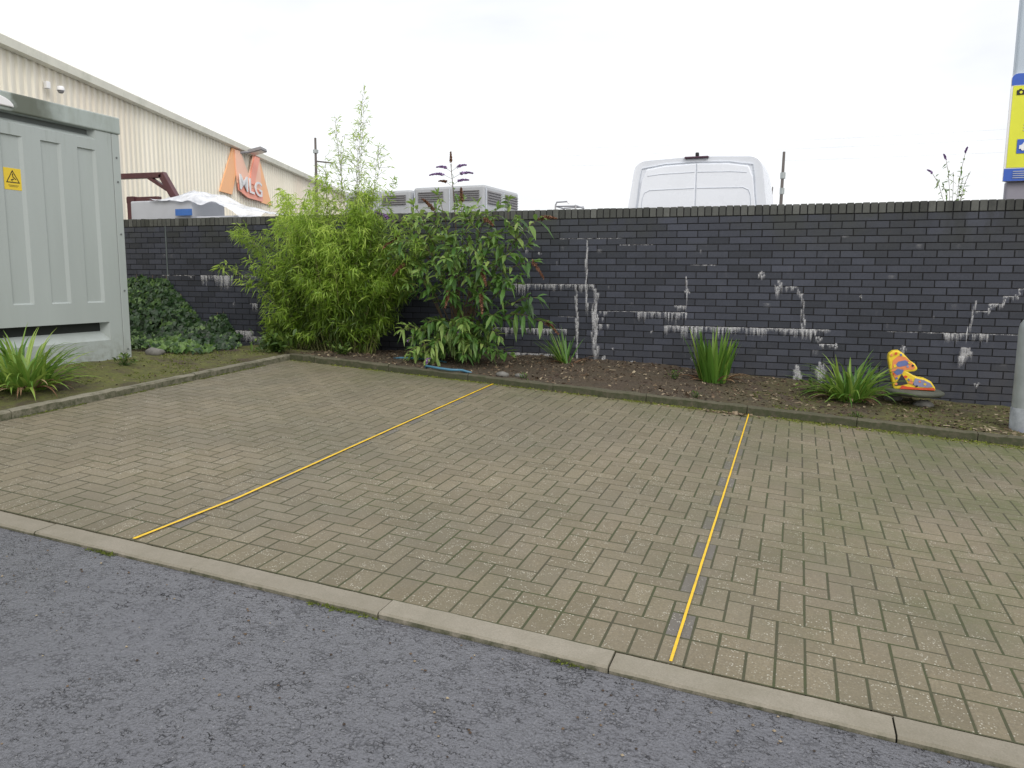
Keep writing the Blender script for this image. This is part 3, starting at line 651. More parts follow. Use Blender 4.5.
# ------------------------------------------------------------------ things behind the wall
fr = thing('steel_frame', 'maroon steel frame with a bent beam beside the warehouse, right behind the cabinet', 'frame', (-10.5, 8, .2))
def bar(g, a, b, w, h):
    a, b = Vector(a), Vector(b); d = (b-a); L = d.length; q = d.to_track_quat('X', 'Z').to_matrix().to_4x4()
    g.box(0, L, -w/2, w/2, -h/2, h/2, mat=Matrix.Translation(a) @ q)
g = MB(); bar(g, (-11.8, 8, 3.07), (-9.70, 8, 3.05), .10, .09); g.build('beam', M['maroon'], fr, bevel=.006)
g = MB(); bar(g, (-9.72, 8, 3.07), (-9.12, 8, 2.15), .10, .12); bar(g, (-10.0, 8, 3.02), (-9.6, 8, 2.80), .08, .06); g.build('brace', M['maroon'], fr, bevel=.006)
g = MB(); bar(g, (-10.48, 8.1, -.3), (-10.48, 8.1, 2.72), .16, .16); g.build('post', M['maroon'], fr, bevel=.006)
g = MB(); bar(g, (-9.12, 8, 2.17), (-9.12, 8, -.3), .12, .12); g.build('post', M['maroon'], fr, bevel=.006)
g = MB(); bar(g, (-10.6, 8.1, 2.66), (-9.9, 8.1, 2.66), .1, .1); g.build('rail', M['maroon'], fr, bevel=.006)
pk = thing('wrapped_pallet', 'pallet of goods under loose white plastic sheeting with a blue label, behind the brick wall', 'pallet', (-9.2, 7.6, .2))
g = MB(); g.box(-9.58, -8.35, 7.15, 7.9, .25, 2.53); g.build('carton', M['wrap'], pk, bevel=.02)
g = MB(); nx, ny = 46, 20; vs = []
for j in range(ny+1):
    for i in range(nx+1):
        u = i/nx; v = j/ny; x = -9.15+u*2.1; y = 7.10+v*.95
        pkz = 2.545+.13*math.exp(-((x+8.52)/.30)**2)*(1 if v > .2 else .6) - max(0, x+8.3)*.20
        z = pkz+.03*noise.noise((x*4, y*5, 1))+.018*noise.noise((x*12, y*12, 2))
        if v < .12: z -= .07*(1+.6*math.sin(x*5)+.9*noise.noise((x*4, 0, 0)))*(1-v/.12); y -= .0
        vs.append((x, y, z))
g.mesh(vs, [(j*(nx+1)+i, j*(nx+1)+i+1, (j+1)*(nx+1)+i+1, (j+1)*(nx+1)+i) for j in range(ny) for i in range(nx)]); g.build('plastic_sheet', M['film'], pk, smooth=True)
g = MB(); g.box(-8.62, -8.30, 7.09, 7.1, 2.28, 2.38); g.build('label', M['bluelabel'], pk)
g = MB(); g.box(-8.30, -7.25, 7.17, 7.9, .2, 2.27); g.build('carton', M['wrap'], pk, bevel=.02)

# louvred units
def unit(cx, cy, top, L, Dp, label, n, dirv):
    """corner nearest the camera at (cx,cy), long face running along dirv"""
    a = Vector(dirv).normalized(); b = Vector((-a.y, a.x, 0)); b = b if b.y > 0 else -b
    t = thing('louvred_unit', label, 'container', (cx, cy, 0), 'grey louvred units beyond the brick wall')
    Mx = Matrix.Translation((cx, cy, 0)) @ Matrix(((a.x, b.x, 0, 0), (a.y, b.y, 0, 0), (0, 0, 1, 0), (0, 0, 0, 1)))
    g = MB(); g.box(-L, 0, 0, Dp, .0, top, mat=Mx); g.build('housing', M['unit'], t, bevel=.05)
    for k in range(n):
        w = L/n; x0 = -L+k*w+.12; x1 = x0+w-.24
        g = MB(); g.box(x0, x1, -.012, -.002, top-.30, top-.10, mat=Mx)
        for q in range(5): g.box(x0, x1, -.035, -.013, top-.285+q*.042, top-.275+q*.042, mat=Mx)
        g.build('louvre', M['louvre'], t)
        g = MB(); g.box(x0-.10, x0-.085, -.014, -.004, .2, top-.06, mat=Mx); g.build('panel_seam', M['vanline'], t)
    for k in range(2):
        w = Dp/2; y0 = k*w+.12; y1 = y0+w-.22
        g = MB(); g.box(.002, .012, y0, y1, top-.36, top-.10, mat=Mx)
        for q in range(5): g.box(.013, .035, y0, y1, top-.345+q*.052, top-.332+q*.052, mat=Mx)
        g.build('louvre', M['louvre'], t)
        g = MB(); g.box(.004, .014, y0-.09, y0-.075, .2, top-.06, mat=Mx); g.build('panel_seam', M['vanline'], t)
unit(-5.30, 11.73, 3.17, 1.62, 1.68, 'pale grey louvred unit beyond the wall, its end visible right of the purple-flowered shrub', 2, (2.985, -.185, 0))
unit(-7.0, 11.88, 3.14, 1.62, 1.6, 'pale grey louvred unit beyond the wall, mostly hidden by the tops of the two bushes', 2, (2.985, -.185, 0))

# van with its back to the wall
van = thing('van', 'white high-roof van parked beyond the brick wall with its rear doors facing it', 'van', (-.9, 9, .28))
VX, VY, VZ = -.905, 9.0, .28
def vsec(y, w, h, top_in=.11, r=.17, zb=.35):
    """half-rounded section (closed loop) of the body at depth y"""
    pts = []; hw = w/2
    pts += [(-hw+.03, zb), (-hw, zb+.3), (-hw, zb+.95)]
    pts += [(-hw+top_in*.45, h*.72)]
    for k in range(6):
        th = math.radians(180-18*k*1.0); pts.append((-hw+top_in+r+r*math.cos(th), h-r-.03+r*math.sin(th)))
    pts += [(0, h)]
    pts = pts+[(-x, z) for x, z in reversed(pts[:-1])]
    return [(VX+x, VY+y, VZ+z) for x, z in pts]
secs = [vsec(0, 2.08, 2.80, .15), vsec(.06, 2.11, 2.84, .14), vsec(1.5, 2.12, 2.86), vsec(4.0, 2.08, 2.84), vsec(4.5, 2.08, 2.72), vsec(5.0, 2.04, 2.30, .2), vsec(5.6, 2.0, 1.62, .2, .14), vsec(6.1, 1.9, 1.35, .15, .12), vsec(6.25, 1.7, 1.1, .12, .12)]
g = MB(); n = len(secs[0])
for s_ in secs: g.v += s_
for k in range(len(secs)-1):
    for j in range(n): g.f.append((k*n+j, k*n+(j+1) % n, (k+1)*n+(j+1) % n, (k+1)*n+j)); g.t.append(.5); g.mi.append(0)
g.f += [tuple(range(n)), tuple((len(secs)-1)*n+j for j in reversed(range(n)))]; g.t += [.5]*2; g.mi += [0]*2
vb = g.build('body', M['vanwhite'], van, smooth=False)
vb.modifiers.new('b', 'BEVEL').width = .03; vb.modifiers['b'].segments = 3; vb.modifiers['b'].angle_limit = math.radians(35); vb.modifiers['b'].limit_method = 'ANGLE'
for f_ in vb.data.polygons: f_.use_smooth = True
def hwid(z):   # rear door half width at height z (van frame)
    return .955-.135*sm(1.3, 2.6, z)
for sd in (-1, 1):
    g = MB(); y = VY-.022
    outer = [(.006, .55), (hwid(.55)-.03, .55), (hwid(1.3)-.03, 1.3), (hwid(2.0)-.03, 2.0), (hwid(2.5)-.035, 2.50), (hwid(2.6)-.10, 2.66), (.45, 2.705), (.006, 2.72)]
    g.prism([(VX+sd*a, VZ+b) for a, b in (outer if sd > 0 else outer)], lambda a, b, d: Vector((a, d, b)), y, VY+.01)
    d_ = g.build('rear_door', M['vanwhite'], van, bevel=.012)
    # embossed panel outlines
    g = MB()
    pp = [(.02, 2.60), (.5, 2.59), (.70, 2.57)]
    g.tube([(VX+sd*a, y-.002, VZ+b) for a, b in pp], .004, 5)
    g.build('swage_line', M['vanline'], d_)
    g = MB(); ww = [(.02, 2.375), (.66, 2.365), (.735, 2.33), (.765, 2.25), (.84, 1.35), (.80, 1.28), (.02, 1.27)]
    g.tube([(VX+sd*a, y-.002, VZ+b) for a, b in ww], .005, 5); g.build('window_outline', M['vanline'], d_)
g = MB(); g.box(VX-.006, VX+.006, VY-.012, VY-.002, VZ+.55, VZ+2.72); g.build('door_gap', M['vanline'], van)
g = MB()
for sd in (-1, 1):
    g.tube([(VX+sd*(hwid(z)-.012), VY-.012, VZ+z) for z in (.55, 1.3, 2.0, 2.3, 2.5)]+[(VX+sd*.78, VY-.012, VZ+2.68), (VX+sd*.45, VY-.012, VZ+2.73), (VX, VY-.012, VZ+2.745)], .006, 5)
g.build('door_frame_gap', M['vanline'], van)
g = MB(); g.box(VX-.17, VX+.17, VY-.05, VY+.03, VZ+2.79, VZ+2.82); bl = g.build('brake_light', M['redlens'], van, bevel=.01)
g = MB(); g.box(VX-.02, VX+.03, VY-.03, VY+.03, VZ+2.82, VZ+2.875); g.build('rear_camera', M['black'], van, bevel=.012)
for sd in (-1, 1):
    g = MB(); g.box(VX+sd*.93-.06, VX+sd*.93+.06, VY-.04, VY+.03, VZ+.75, VZ+1.25); g.build('tail_light', M['redlens'], van, bevel=.01)
g = MB(); g.box(VX-.98, VX+.98, VY-.12, VY+.08, VZ+.34, VZ+.54); g.build('rear_bumper', M['black'], van, bevel=.02)
for sd in (-1, 1):
    for yy in (1.1, 5.1):
        g = MB(); c0 = (VX+sd*1.03, VY+yy, VZ+.34); g.tube([(c0[0]-sd*.22, c0[1], c0[2]), c0], .34, 20); wl_ = g.build('wheel', M['tyre'], van)
        g = MB(); g.tube([(c0[0], c0[1], c0[2]), (c0[0]+sd*.012, c0[1], c0[2])], .21, 16); g.build('rim', M['steel'], wl_)
# small tubular cage peeking over the wall
cg = thing('tubular_rack', 'small pale tubular rack just showing above the coping left of the van', 'rack', (-2.63, 8.5, .2))
g = MB()
for x in (-2.80, -2.50):
    for y in (8.3, 8.75): g.tube([(x, y, .0), (x, y, 2.40)], .012, 6)
g.tube([(-2.80, 8.3, 2.40), (-2.78, 8.3, 2.445), (-2.62, 8.3, 2.45), (-2.6, 8.3, 2.42)], .012, 6); g.tube([(-2.8, 8.75, 2.4), (-2.5, 8.75, 2.41)], .012, 6); g.tube([(-2.8, 8.3, 2.39), (-2.8, 8.75, 2.39)], .012, 6); g.tube([(-2.5, 8.3, 2.39), (-2.5, 8.75, 2.39)], .012, 6); g.tube([(-2.8, 8.3, 2.385), (-2.5, 8.3, 2.385)], .012, 6)
g.build('rack_tubes', M['steel'], cg)

# poles and cables
def pole(x, y, top, r, label, arm=None, mi=()):
    t = thing('utility_pole', label, 'pole', (x, y, 0)); g = MB(); g.tube([(x, y, -.3), (x+.02, y, top*.7), (x+.03, y, top)], [r*1.15, r, r*.75], 10); g.build('shaft', M['pole'], t)
    for z, w in mi:
        g = MB(); g.tube([(x+.03, y, z), (x+.03, y, z+.12)], w, 8); g.build('collar', M['galv'], t)
    if arm:
        g = MB(); g.tube([(x, y, arm[2]), arm[:2]+(arm[2]-.2,)] if 0 else [(x+.02, y, arm[2]), (arm[0], arm[1], arm[3])], .03, 6); g.build('arm', M['pole'], t)
    return t
pole(-16.14, 22, 6.34, .055, 'thin grey utility pole with a side arm rising behind the bamboo', (-15.4, 22, 5.52, 5.42), ((5.8, .1),))
pole(.13, 14, 3.87, .035, 'slim pole just right of the white van', None, ((3.35, .05), (3.05, .045)))
pole(-.05, 14, 3.2, .015, 'very thin short rod between the white van and the slim pole')
g = 0
for z0, z1, sag in ((5.9, 6.25, .35), (5.65, 5.9, .3), (5.3, 5.45, .25)):
    g = MB(); A = Vector((-16.1, 22, z0)); B = Vector((14, 26, z1)); g.tube([A.lerp(B, t/20)-Vector((0, 0, 4*sag*(t/20)*(1-t/20))) for t in range(21)], .0035, 5)
    tag(g.build('overhead_cable', M['cable']), 'thin grey overhead cable crossing the sky behind the van', 'cable', 'overhead cables')

# ------------------------------------------------------------------ sign pillar behind wall at right
pl = thing('sign_pillar', 'pale grey pillar behind the wall at the right edge carrying a blue and yellow parking sign', 'pillar', (2.84, 7.4, .1))
g = MB(); g.box(2.60, 3.15, 7.2, 7.30, -.3, 2.42); g.build('pillar_base', M['pillarlow'], pl, bevel=.02)
g = MB(); g.box(2.585, 3.17, 7.18, 7.30, 2.42, 7.5); g.build('pillar_shaft', M['pillar'], pl, bevel=.02)
sg = MB()
def rpoly(x0, x1, z0, z1, r, tl=True): 
    P = [(x0, z0), (x1, z0)]
    P += [(x1-r+r*math.cos(a), z1-r+r*math.sin(a)) for a in [math.radians(k*15) for k in range(7)]]
    P += [(x0+r+r*math.cos(a), z1-r+r*math.sin(a)) for a in [math.radians(90+k*15) for k in range(7)]]
    return P
F = lambda a, b, d: Vector((a, d, b))
sgn = MB(); sgn.prism(rpoly(2.556, 3.15, 2.415, 3.52, .05), F, 7.150, 7.178); panel = sgn.build('sign_panel', M['white'], pl)
def strip(name, x0, x1, z0, z1, mat, d=7.146, par=None):
    g = MB(); g.box(x0, x1, d, d+.003, z0, z1); return g.build(name, mat, par or panel)
g = MB(); g.prism([(2.558, 3.40), (3.148, 3.40)]+rpoly(2.558, 3.148, 3.40, 3.518, .05)[2:], F, 7.145, 7.149); g.build('header', M['signblue'], panel)
strip('header_line', 2.58, 3.13, 3.395, 3.40, M['white'])
strip('yellow_field', 2.575, 3.14, 2.555, 3.392, M['signlime'])
strip('footer', 2.556, 3.15, 2.417, 2.545, M['signblue'])
g = MB()
for k in range(4):
    g.box(2.64, 2.90-.02*k, 7.140, 7.144, 2.445+k*.022, 2.452+k*.022)
for z in (2.99, 2.96, 2.93): g.box(2.70, 3.05, 7.140, 7.144, z, z+.008)
g.build('small_print', simple('print_grey', (.45, .48, .5), .5), panel)
# camera pictogram
g = MB(); g.box(2.61, 2.685, 7.140, 7.144, 3.30, 3.348); g.box(2.63, 2.655, 7.140, 7.144, 3.348, 3.36); g.build('camera_symbol', M['black'], panel, bevel=.001)
g = MB(); g.tube([(2.648, 7.1395, 3.324), (2.648, 7.137, 3.324)], .014, 12); g.build('camera_symbol', M['signlime'], panel)
strip('parking_symbol', 2.655, 2.90, 2.70, 2.845, M['signblue'], 7.140)
g = MB(); pc = [(2.675, 2.745), (2.675, 2.78), (2.70, 2.788), (2.72, 2.82), (2.79, 2.82), (2.82, 2.785), (2.86, 2.775), (2.86, 2.745)]
g.prism(pc, F, 7.134, 7.138); g.tube([(2.71, 7.135, 2.742), (2.71, 7.132, 2.742)], .016, 12); g.tube([(2.82, 7.135, 2.742), (2.82, 7.132, 2.742)], .016, 12); g.build('car_symbol', M['white'], panel)

# lamp column base in the bed
LX, LY = 2.455, 4.98; lz = soil(LX, LY)+.06
lc = thing('lamp_column', 'galvanised steel lamp column with a wide base standing in the bed at the right edge', 'lamp column', (LX, LY, lz))
g = MB(); g.lathe([(.125, .13), (.125, .80), (.118, .845), (.085, .90), (.06, .92)], (LX, LY, lz), 28); g.build('base_section', M['galv'], lc, smooth=True)
g = MB(); g.lathe([(.131, -.25), (.131, .13), (.124, .137)], (LX, LY, lz), 28); g.build('base_band', M['galvband'], lc, smooth=True)
g = MB(); g.lathe([(.056, .9), (.05, 3), (.035, 6)], (LX, LY, lz), 20); g.tube([(LX, LY, lz+6), (LX, LY-.3, lz+6.15), (LX, LY-.8, lz+6.2)], .03, 10); g.build('shaft', M['galv'], lc, smooth=True)
g = MB(); g.box(LX-.1, LX+.1, LY-1.3, LY-.75, lz+6.14, lz+6.24); g.build('lantern', M['galv'], lc, bevel=.03)
g = MB(); g.box(LX-.045, LX+.045, LY-.129, LY-.12, lz+.25, lz+.66); g.build('access_door', M['galv'], lc, bevel=.003)

# ------------------------------------------------------------------ painted boot ornament
bt = thing('painted_boot', 'broken multicoloured boot-shaped ornament painted yellow, blue and orange, resting on a round slab', 'ornament', (1.62, 5.72, .3))
bz = .31; by = 5.66
FB = lambda a, b, d: Vector((a, by+d, b+bz))
out = [(1.478, 0), (1.845, 0), (1.835, .035), (1.80, .085), (1.74, .115), (1.68, .125), (1.635, .15), (1.60, .17), (1.655, .178), (1.678, .205), (1.65, .25), (1.60, .285), (1.545, .345), (1.50, .375), (1.45, .37), (1.415, .34), (1.412, .29), (1.44, .16)]
g = MB(); g.prism(out, FB, -.05, .07); body = g.build('boot_body', M['p_yellow'], bt, bevel=.018)
def patch(name, poly, mat, d=-.0535):
    g = MB(); g.prism(poly, FB, d, d+.002); g.build(name, mat, body)
def ell(cx, cz, a, b, t=0, n=18): return [(cx+a*math.cos(k*2*math.pi/n)*math.cos(t)-b*math.sin(k*2*math.pi/n)*math.sin(t), cz+a*math.cos(k*2*math.pi/n)*math.sin(t)+b*math.sin(k*2*math.pi/n)*math.cos(t)) for k in range(n)]
patch('orange_patch', [(1.45, .17), (1.455, .28), (1.50, .325), (1.56, .315), (1.62, .262), (1.655, .222), (1.64, .198), (1.57, .193), (1.52, .14), (1.485, .10)], M['p_orange'])
patch('blue_block', [(1.478, .225), (1.50, .268), (1.56, .285), (1.602, .262), (1.58, .235), (1.52, .218)], M['p_blue'], -.0562)
patch('blue_block', [(1.468, .165), (1.50, .20), (1.555, .19), (1.545, .155), (1.50, .135)], M['p_blue'], -.0562)
patch('black_patch', [(1.488, .03), (1.54, .15), (1.60, .06), (1.56, .045)], M['p_black'], -.0562)
patch('lilac_toe', [(1.64, .05), (1.66, .115), (1.735, .10), (1.79, .075), (1.815, .04), (1.77, .03), (1.70, .035)], M['p_lilac'], -.0562)
patch('red_sole', [(1.53, .005), (1.838, .006), (1.825, .03), (1.70, .022), (1.60, .03), (1.55, .04)], M['p_red'], -.0562)
for cx_, cz_, a_, m_ in ((1.44, .33, .016, 'p_orange'), (1.475, .345, .014, 'p_red'), (1.52, .335, .013, 'p_blue'), (1.60, .262, .016, 'p_yellow'), (1.628, .235, .012, 'p_black'), (1.585, .225, .013, 'p_lilac'),
        (1.475, .225, .015, 'p_yellow'), (1.47, .145, .012, 'p_red'), (1.50, .105, .013, 'p_blue'), (1.545, .205, .010, 'p_orange'), (1.575, .125, .016, 'p_red'), (1.605, .10, .012, 'p_blue'), (1.70, .085, .015, 'p_orange'), (1.745, .062, .012, 'p_yellow'), (1.50, .05, .012, 'p_orange'), (1.675, .04, .012, 'p_black')):
    patch('mosaic_chip', [(cx_+a_*R.uniform(.6, 1.3)*math.cos(q*1.2566+.4), cz_+a_*R.uniform(.6, 1.3)*math.sin(q*1.2566+.4)) for q in range(5)], M[m_], -.0590)
patch('orange_wedge', [(1.60, .065), (1.625, .11), (1.655, .05)], M['p_orange'], -.0562)
g = MB(); g.prism([(1.585, .14), (1.69, .15), (1.695, .188), (1.60, .186)], FB, -.045, .05); g.build('dark_notch', M['p_black'], bt)
sl = MB(); sl.lathe([(.001, .05), (.255, .05), (.275, .04), (.28, .022), (.25, .0), (.001, .0)], (0, 0, 0), 30)
o = sl.build('round_slab', M['slab']); o.location = (1.655, 5.70, bz-.052); o.rotation_euler = (0, math.radians(2.0), 0)
for f_ in o.data.polygons: f_.use_smooth = True
tag(o, 'mossy grey round slab holding up the multicoloured boot ornament', 'slab')
def stone(x, y, r, label):
    g = MB(); n = 10; vs = []
    for a in range(7):
        for b in range(n):
            th = math.pi*a/6; ph = 2*math.pi*b/n; rr = r*(1+.25*noise.noise((math.sin(th)*math.cos(ph)*1.5+x, math.sin(th)*math.sin(ph)*1.5+y, math.cos(th)*1.5)))
            vs.append((x+rr*math.sin(th)*math.cos(ph)*1.3, y+rr*math.sin(th)*math.sin(ph), soil(x, y)+r*.25+rr*.62*math.cos(th)))
    g.mesh(vs, [(a*n+b, a*n+(b+1) % n, (a+1)*n+(b+1) % n, (a+1)*n+b) for a in range(6) for b in range(n)]); return tag(g.build('stone', M['stone'], smooth=True), label, 'stone')
stone(1.75, 5.62, .07, 'grey stone propping the round slab under the boot ornament'); stone(1.5, 5.75, .065, 'small dark stone tucked under the left end of the round slab')
stone(-6.0+.28, 3.62, .08, 'dark stone at the foot of the cabinet corner by the ivy')
for gx, gy, gr_, lb in ((-2.24, 4.72, .055, 'small pale stone on the back kerb at the far end of the kinked yellow line'), (-2.08, 4.78, .04, 'small brown stone in the soil near the kinked line end')): stone(gx, gy, gr_, lb)

# hose
g = MB(); g.tube([(-3.12, 4.72, soil(-3.12, 4.72)-.01), (-3.05, 4.60, .432), (-2.9, 4.575, .418), (-2.75, 4.57, .408), (-2.66, 4.62, .405), (-2.6, 4.75, soil(-2.6, 4.75)-.01)], .013, 8)
tag(g.build('hose', M['hose'], smooth=True), 'blue hose lying on the back kerb under the flowering shrub', 'hose')
g = MB(); g.tube([(-3.7, 5.05, soil(-3.7, 5.05)-.01), (-3.6, 5.05, soil(-3.6, 5.05)+.012), (-3.3, 5.15, soil(-3.3, 5.1)+.02), (-3.1, 5.2, soil(-3.1, 5.2))], .011, 8)
tag(g.build('hose', M['hose'], smooth=True), 'second length of blue hose in the soil between the bamboo and the flowering shrub', 'hose')

# ------------------------------------------------------------------ plants
def leaf(g, p, d, L, W, tint, droop=.25, up=None, segs=2):
    """lanceolate leaf: folded strip from p along d"""
    d = d.normalized(); s = d.cross(Vector((0, 0, 1)))
    if s.length < .1: s = Vector((1, 0, 0))
    s.normalize(); roll = R.uniform(-.7, .7); nrm = s.cross(d); s = s*math.cos(roll)+nrm*math.sin(roll)
    if segs == 2:
        m = p+d*L*.42-Vector((0, 0, droop*L*.15)); e = p+d*L-Vector((0, 0, droop*L))
        g.mesh([p, m+s*W*.5, e, m-s*W*.5], [(0, 1, 2), (0, 2, 3)], tint)
    else:
        q1 = p+d*L*.25-Vector((0, 0, droop*L*.04)); q2 = p+d*L*.6-Vector((0, 0, droop*L*.35)); e = p+d*L*.95-Vector((0, 0, droop*L))
        fold = (s.cross(d))*W*.12
        g.mesh([p, q1+s*W*.42+fold, q2+s*W*.5+fold, e, q2-s*W*.5+fold, q1-s*W*.42+fold, q1, q2], [(0, 1, 6), (0, 6, 5), (6, 1, 2, 7), (5, 6, 7, 4), (7, 2, 3), (4, 7, 3)], tint)
def rv(): return Vector((R.gauss(0, 1), R.gauss(0, 1), R.gauss(0, 1)))

# bamboo
bam = thing('bamboo', 'dense yellow-green bamboo bush with a tall feathery top against the wall', 'bamboo', (-4.45, 5.45, .42))
gc, gl = MB(), MB()
BC = Vector((-4.52, 5.38, .42))
def bez(a, b, c, t): return a*(1-t)**2+b*2*t*(1-t)+c*t*t
def culm(base, tip, bend, r, leafd, lsz, tmin, tl):
    mid = base.lerp(tip, .55)+Vector((0, 0, bend)); pts = [bez(base, mid, tip, k/9) for k in range(10)]
    gc.tube(pts, [r*(1-.8*k/9) for k in range(10)], 5, cap=False)
    n = leafd
    for _ in range(n):
        t = tmin+(1-tmin)*R.random()**.85; p = bez(base, mid, tip, t); 
        out = Vector((p.x-BC.x, p.y-BC.y, 0)); out = out.normalized() if out.length > .02 else Vector((1, 0, 0))
        az = Vector((R.gauss(0, 1), R.gauss(0, 1), R.gauss(.1, .4))).normalized()
        tw = p+az*R.uniform(.03, .20)*(1.15-.75*t)
        if R.random() < .3: gc.tube([p, tw], [r*.25, r*.1], 3, cap=False)
        b = tl+.15*R.gauss(0, 1)+.4*noise.noise(tw*2.6)+.25*(t-.5)-.9*max(0, tw.y-5.25)+.12*(tw.z-1.4)  # shade put into leaf tint: darker at the back, lighter outward and up
        for _k in range(R.choice((2, 3, 4, 5))):
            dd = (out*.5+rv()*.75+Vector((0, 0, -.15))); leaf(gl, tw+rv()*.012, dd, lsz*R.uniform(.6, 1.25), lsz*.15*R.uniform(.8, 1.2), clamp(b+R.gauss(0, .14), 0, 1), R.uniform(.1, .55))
for k in range(112):
    az = R.uniform(0, 2*math.pi); rr = R.uniform(.05, .42); base = BC+Vector((rr*math.cos(az)*1.15-.05, rr*math.sin(az)*.45, -.02))
    hh = R.uniform(.8, 2.0); sp = R.uniform(.15, .98)*(1 if hh > 1 else .85)
    sxx = math.cos(az)*sp*(1.28 if math.cos(az) < 0 and hh > 1.1 else 1); syy = math.sin(az)*sp*.60
    if sxx > .78: sxx = .78
    tip = base+Vector((sxx, syy, hh*(1-(.12 if sxx < 0 else .28)*sp)))
    tip.y = min(tip.y, 6.05)
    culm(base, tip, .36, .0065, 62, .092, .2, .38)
# low skirt
for k in range(86):
    az = R.uniform(math.pi*.9, 2*math.pi); base = BC+Vector((R.uniform(-.75, .45), R.uniform(-.15, .1), 0)); tip = base+Vector((math.cos(az)*R.uniform(.2, .55), math.sin(az)*R.uniform(.2, .45), R.uniform(.2, 1.0)))
    culm(base, tip, .18, .004, 28, .095, .2, .27)
# over-wall crown and feathery spire
for k in range(40):
    base = BC+Vector((R.uniform(-.3, .3), R.uniform(-.1, .15), 0)); tip = Vector((max(-5.25, -4.66+R.gauss(0, .48)), 5.35+R.gauss(0, .16), R.uniform(1.95, 2.50)))
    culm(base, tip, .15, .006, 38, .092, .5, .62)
for (tx, tz, ld) in ((-4.20, 3.56, 40), (-4.28, 3.05, 60), (-4.42, 2.95, 56), (-4.50, 3.22, 40), (-4.62, 2.75, 44), (-4.02, 2.85, 50), (-3.92, 2.6, 34), (-4.8, 2.6, 36), (-4.12, 3.2, 40)):
    base = BC+Vector((R.uniform(-.1, .3), R.uniform(-.1, .1), 0)); tip = Vector((tx, 5.3+R.uniform(-.1, .1), tz)); mid = base.lerp(tip, .5)+Vector((-.05, 0, .1))
    pts = [bez(base, mid, tip, q/12) for q in range(13)]; gc.tube(pts, [.007*(1-.85*q/12) for q in range(13)], 5, cap=False)
    for _ in range(ld):
        t = .62+.38*R.random()**1.1; p = bez(base, mid, tip, t); fz = 1-(t-.62)/.38
        dr = Vector((R.gauss(0, 1), R.gauss(0, 1), abs(R.gauss(.7, .4)))).normalized(); e = p+dr*R.uniform(.05, .30)*(.4+.7*fz)
        gc.tube([p, e], [.0022, .001], 3, cap=False)
        for q in range(5 if fz > .25 else 3):
            pp = p.lerp(e, R.uniform(.4, 1)); leaf(gl, pp, dr+rv()*.5, R.uniform(.04, .085), .010, clamp(.8+R.gauss(0, .15), 0, 1), R.uniform(.0, .4))
gc.build('culms', M['culm'], bam); gl.build('foliage', M['bamboo'], bam)

# buddleia
bud = thing('buddleia_bush', 'straggling green shrub with drooping leaves and purple and rusty flower spikes against the wall', 'shrub', (-3.2, 5.6, .45))
gw, gl = MB(), MB()
def spike(p, d, L, r, mat, name='flower'):
    g = MB(); d = d.normalized()
    for k in range(int(260*L/.15)):
        t = R.random(); rad = r*(1-t*.8)*math.sqrt(R.random())*1.0; q = p+d*L*t+Vector((0, 0, -.25*L*t*t))+rv().normalized()*rad
        s = .009; a = rv().normalized()*s; b = rv().normalized()*s; g.face([q-a, q-b, q+a, q+b], R.random())
    g.build(name, mat, bud)
def branch(base, tip, bend, n, L, tl, r=.008, start=.3, flower=None):
    mid = base.lerp(tip, .5)+Vector((0, 0, bend)); gw.tube([bez(base, mid, tip, k/8) for k in range(9)], [r*(1-.7*k/8) for k in range(9)], 5, cap=False)
    for k in range(n):
        t = start+(1-start)*(k+R.random()*.5)/n; p = bez(base, mid, tip, t); ax = (bez(base, mid, tip, min(1, t+.05))-bez(base, mid, tip, t-.05)).normalized()
        sd = ax.cross(rv()).normalized()
        for s in (-1, 1):
            d = sd*s+ax*.75+Vector((0, -.15, .05)); leaf(gl, p, d, L*R.uniform(.65, 1.15), L*.25*R.uniform(.8, 1.15), clamp(tl+R.gauss(0, .22), 0, 1), R.uniform(.1, .75), segs=3)
            # young pair in the axil
            if R.random() < .6: leaf(gl, p, d+rv()*.7, L*.5*R.uniform(.6, 1.1), L*.13, clamp(tl+.15+R.gauss(0, .15), 0, 1), R.uniform(.2, .7), segs=2)
    for q in range(4): leaf(gl, tip, ax+rv()*.5, L*.7, L*.16, clamp(tl+.1, 0, 1), .3, segs=3)
    if flower: spike(tip, ax*flower[1]+Vector((0, 0, flower[2])), flower[0]*1.5, .032, M[flower[3]])
B0 = Vector((-3.15, 5.72, .45))
tips = []
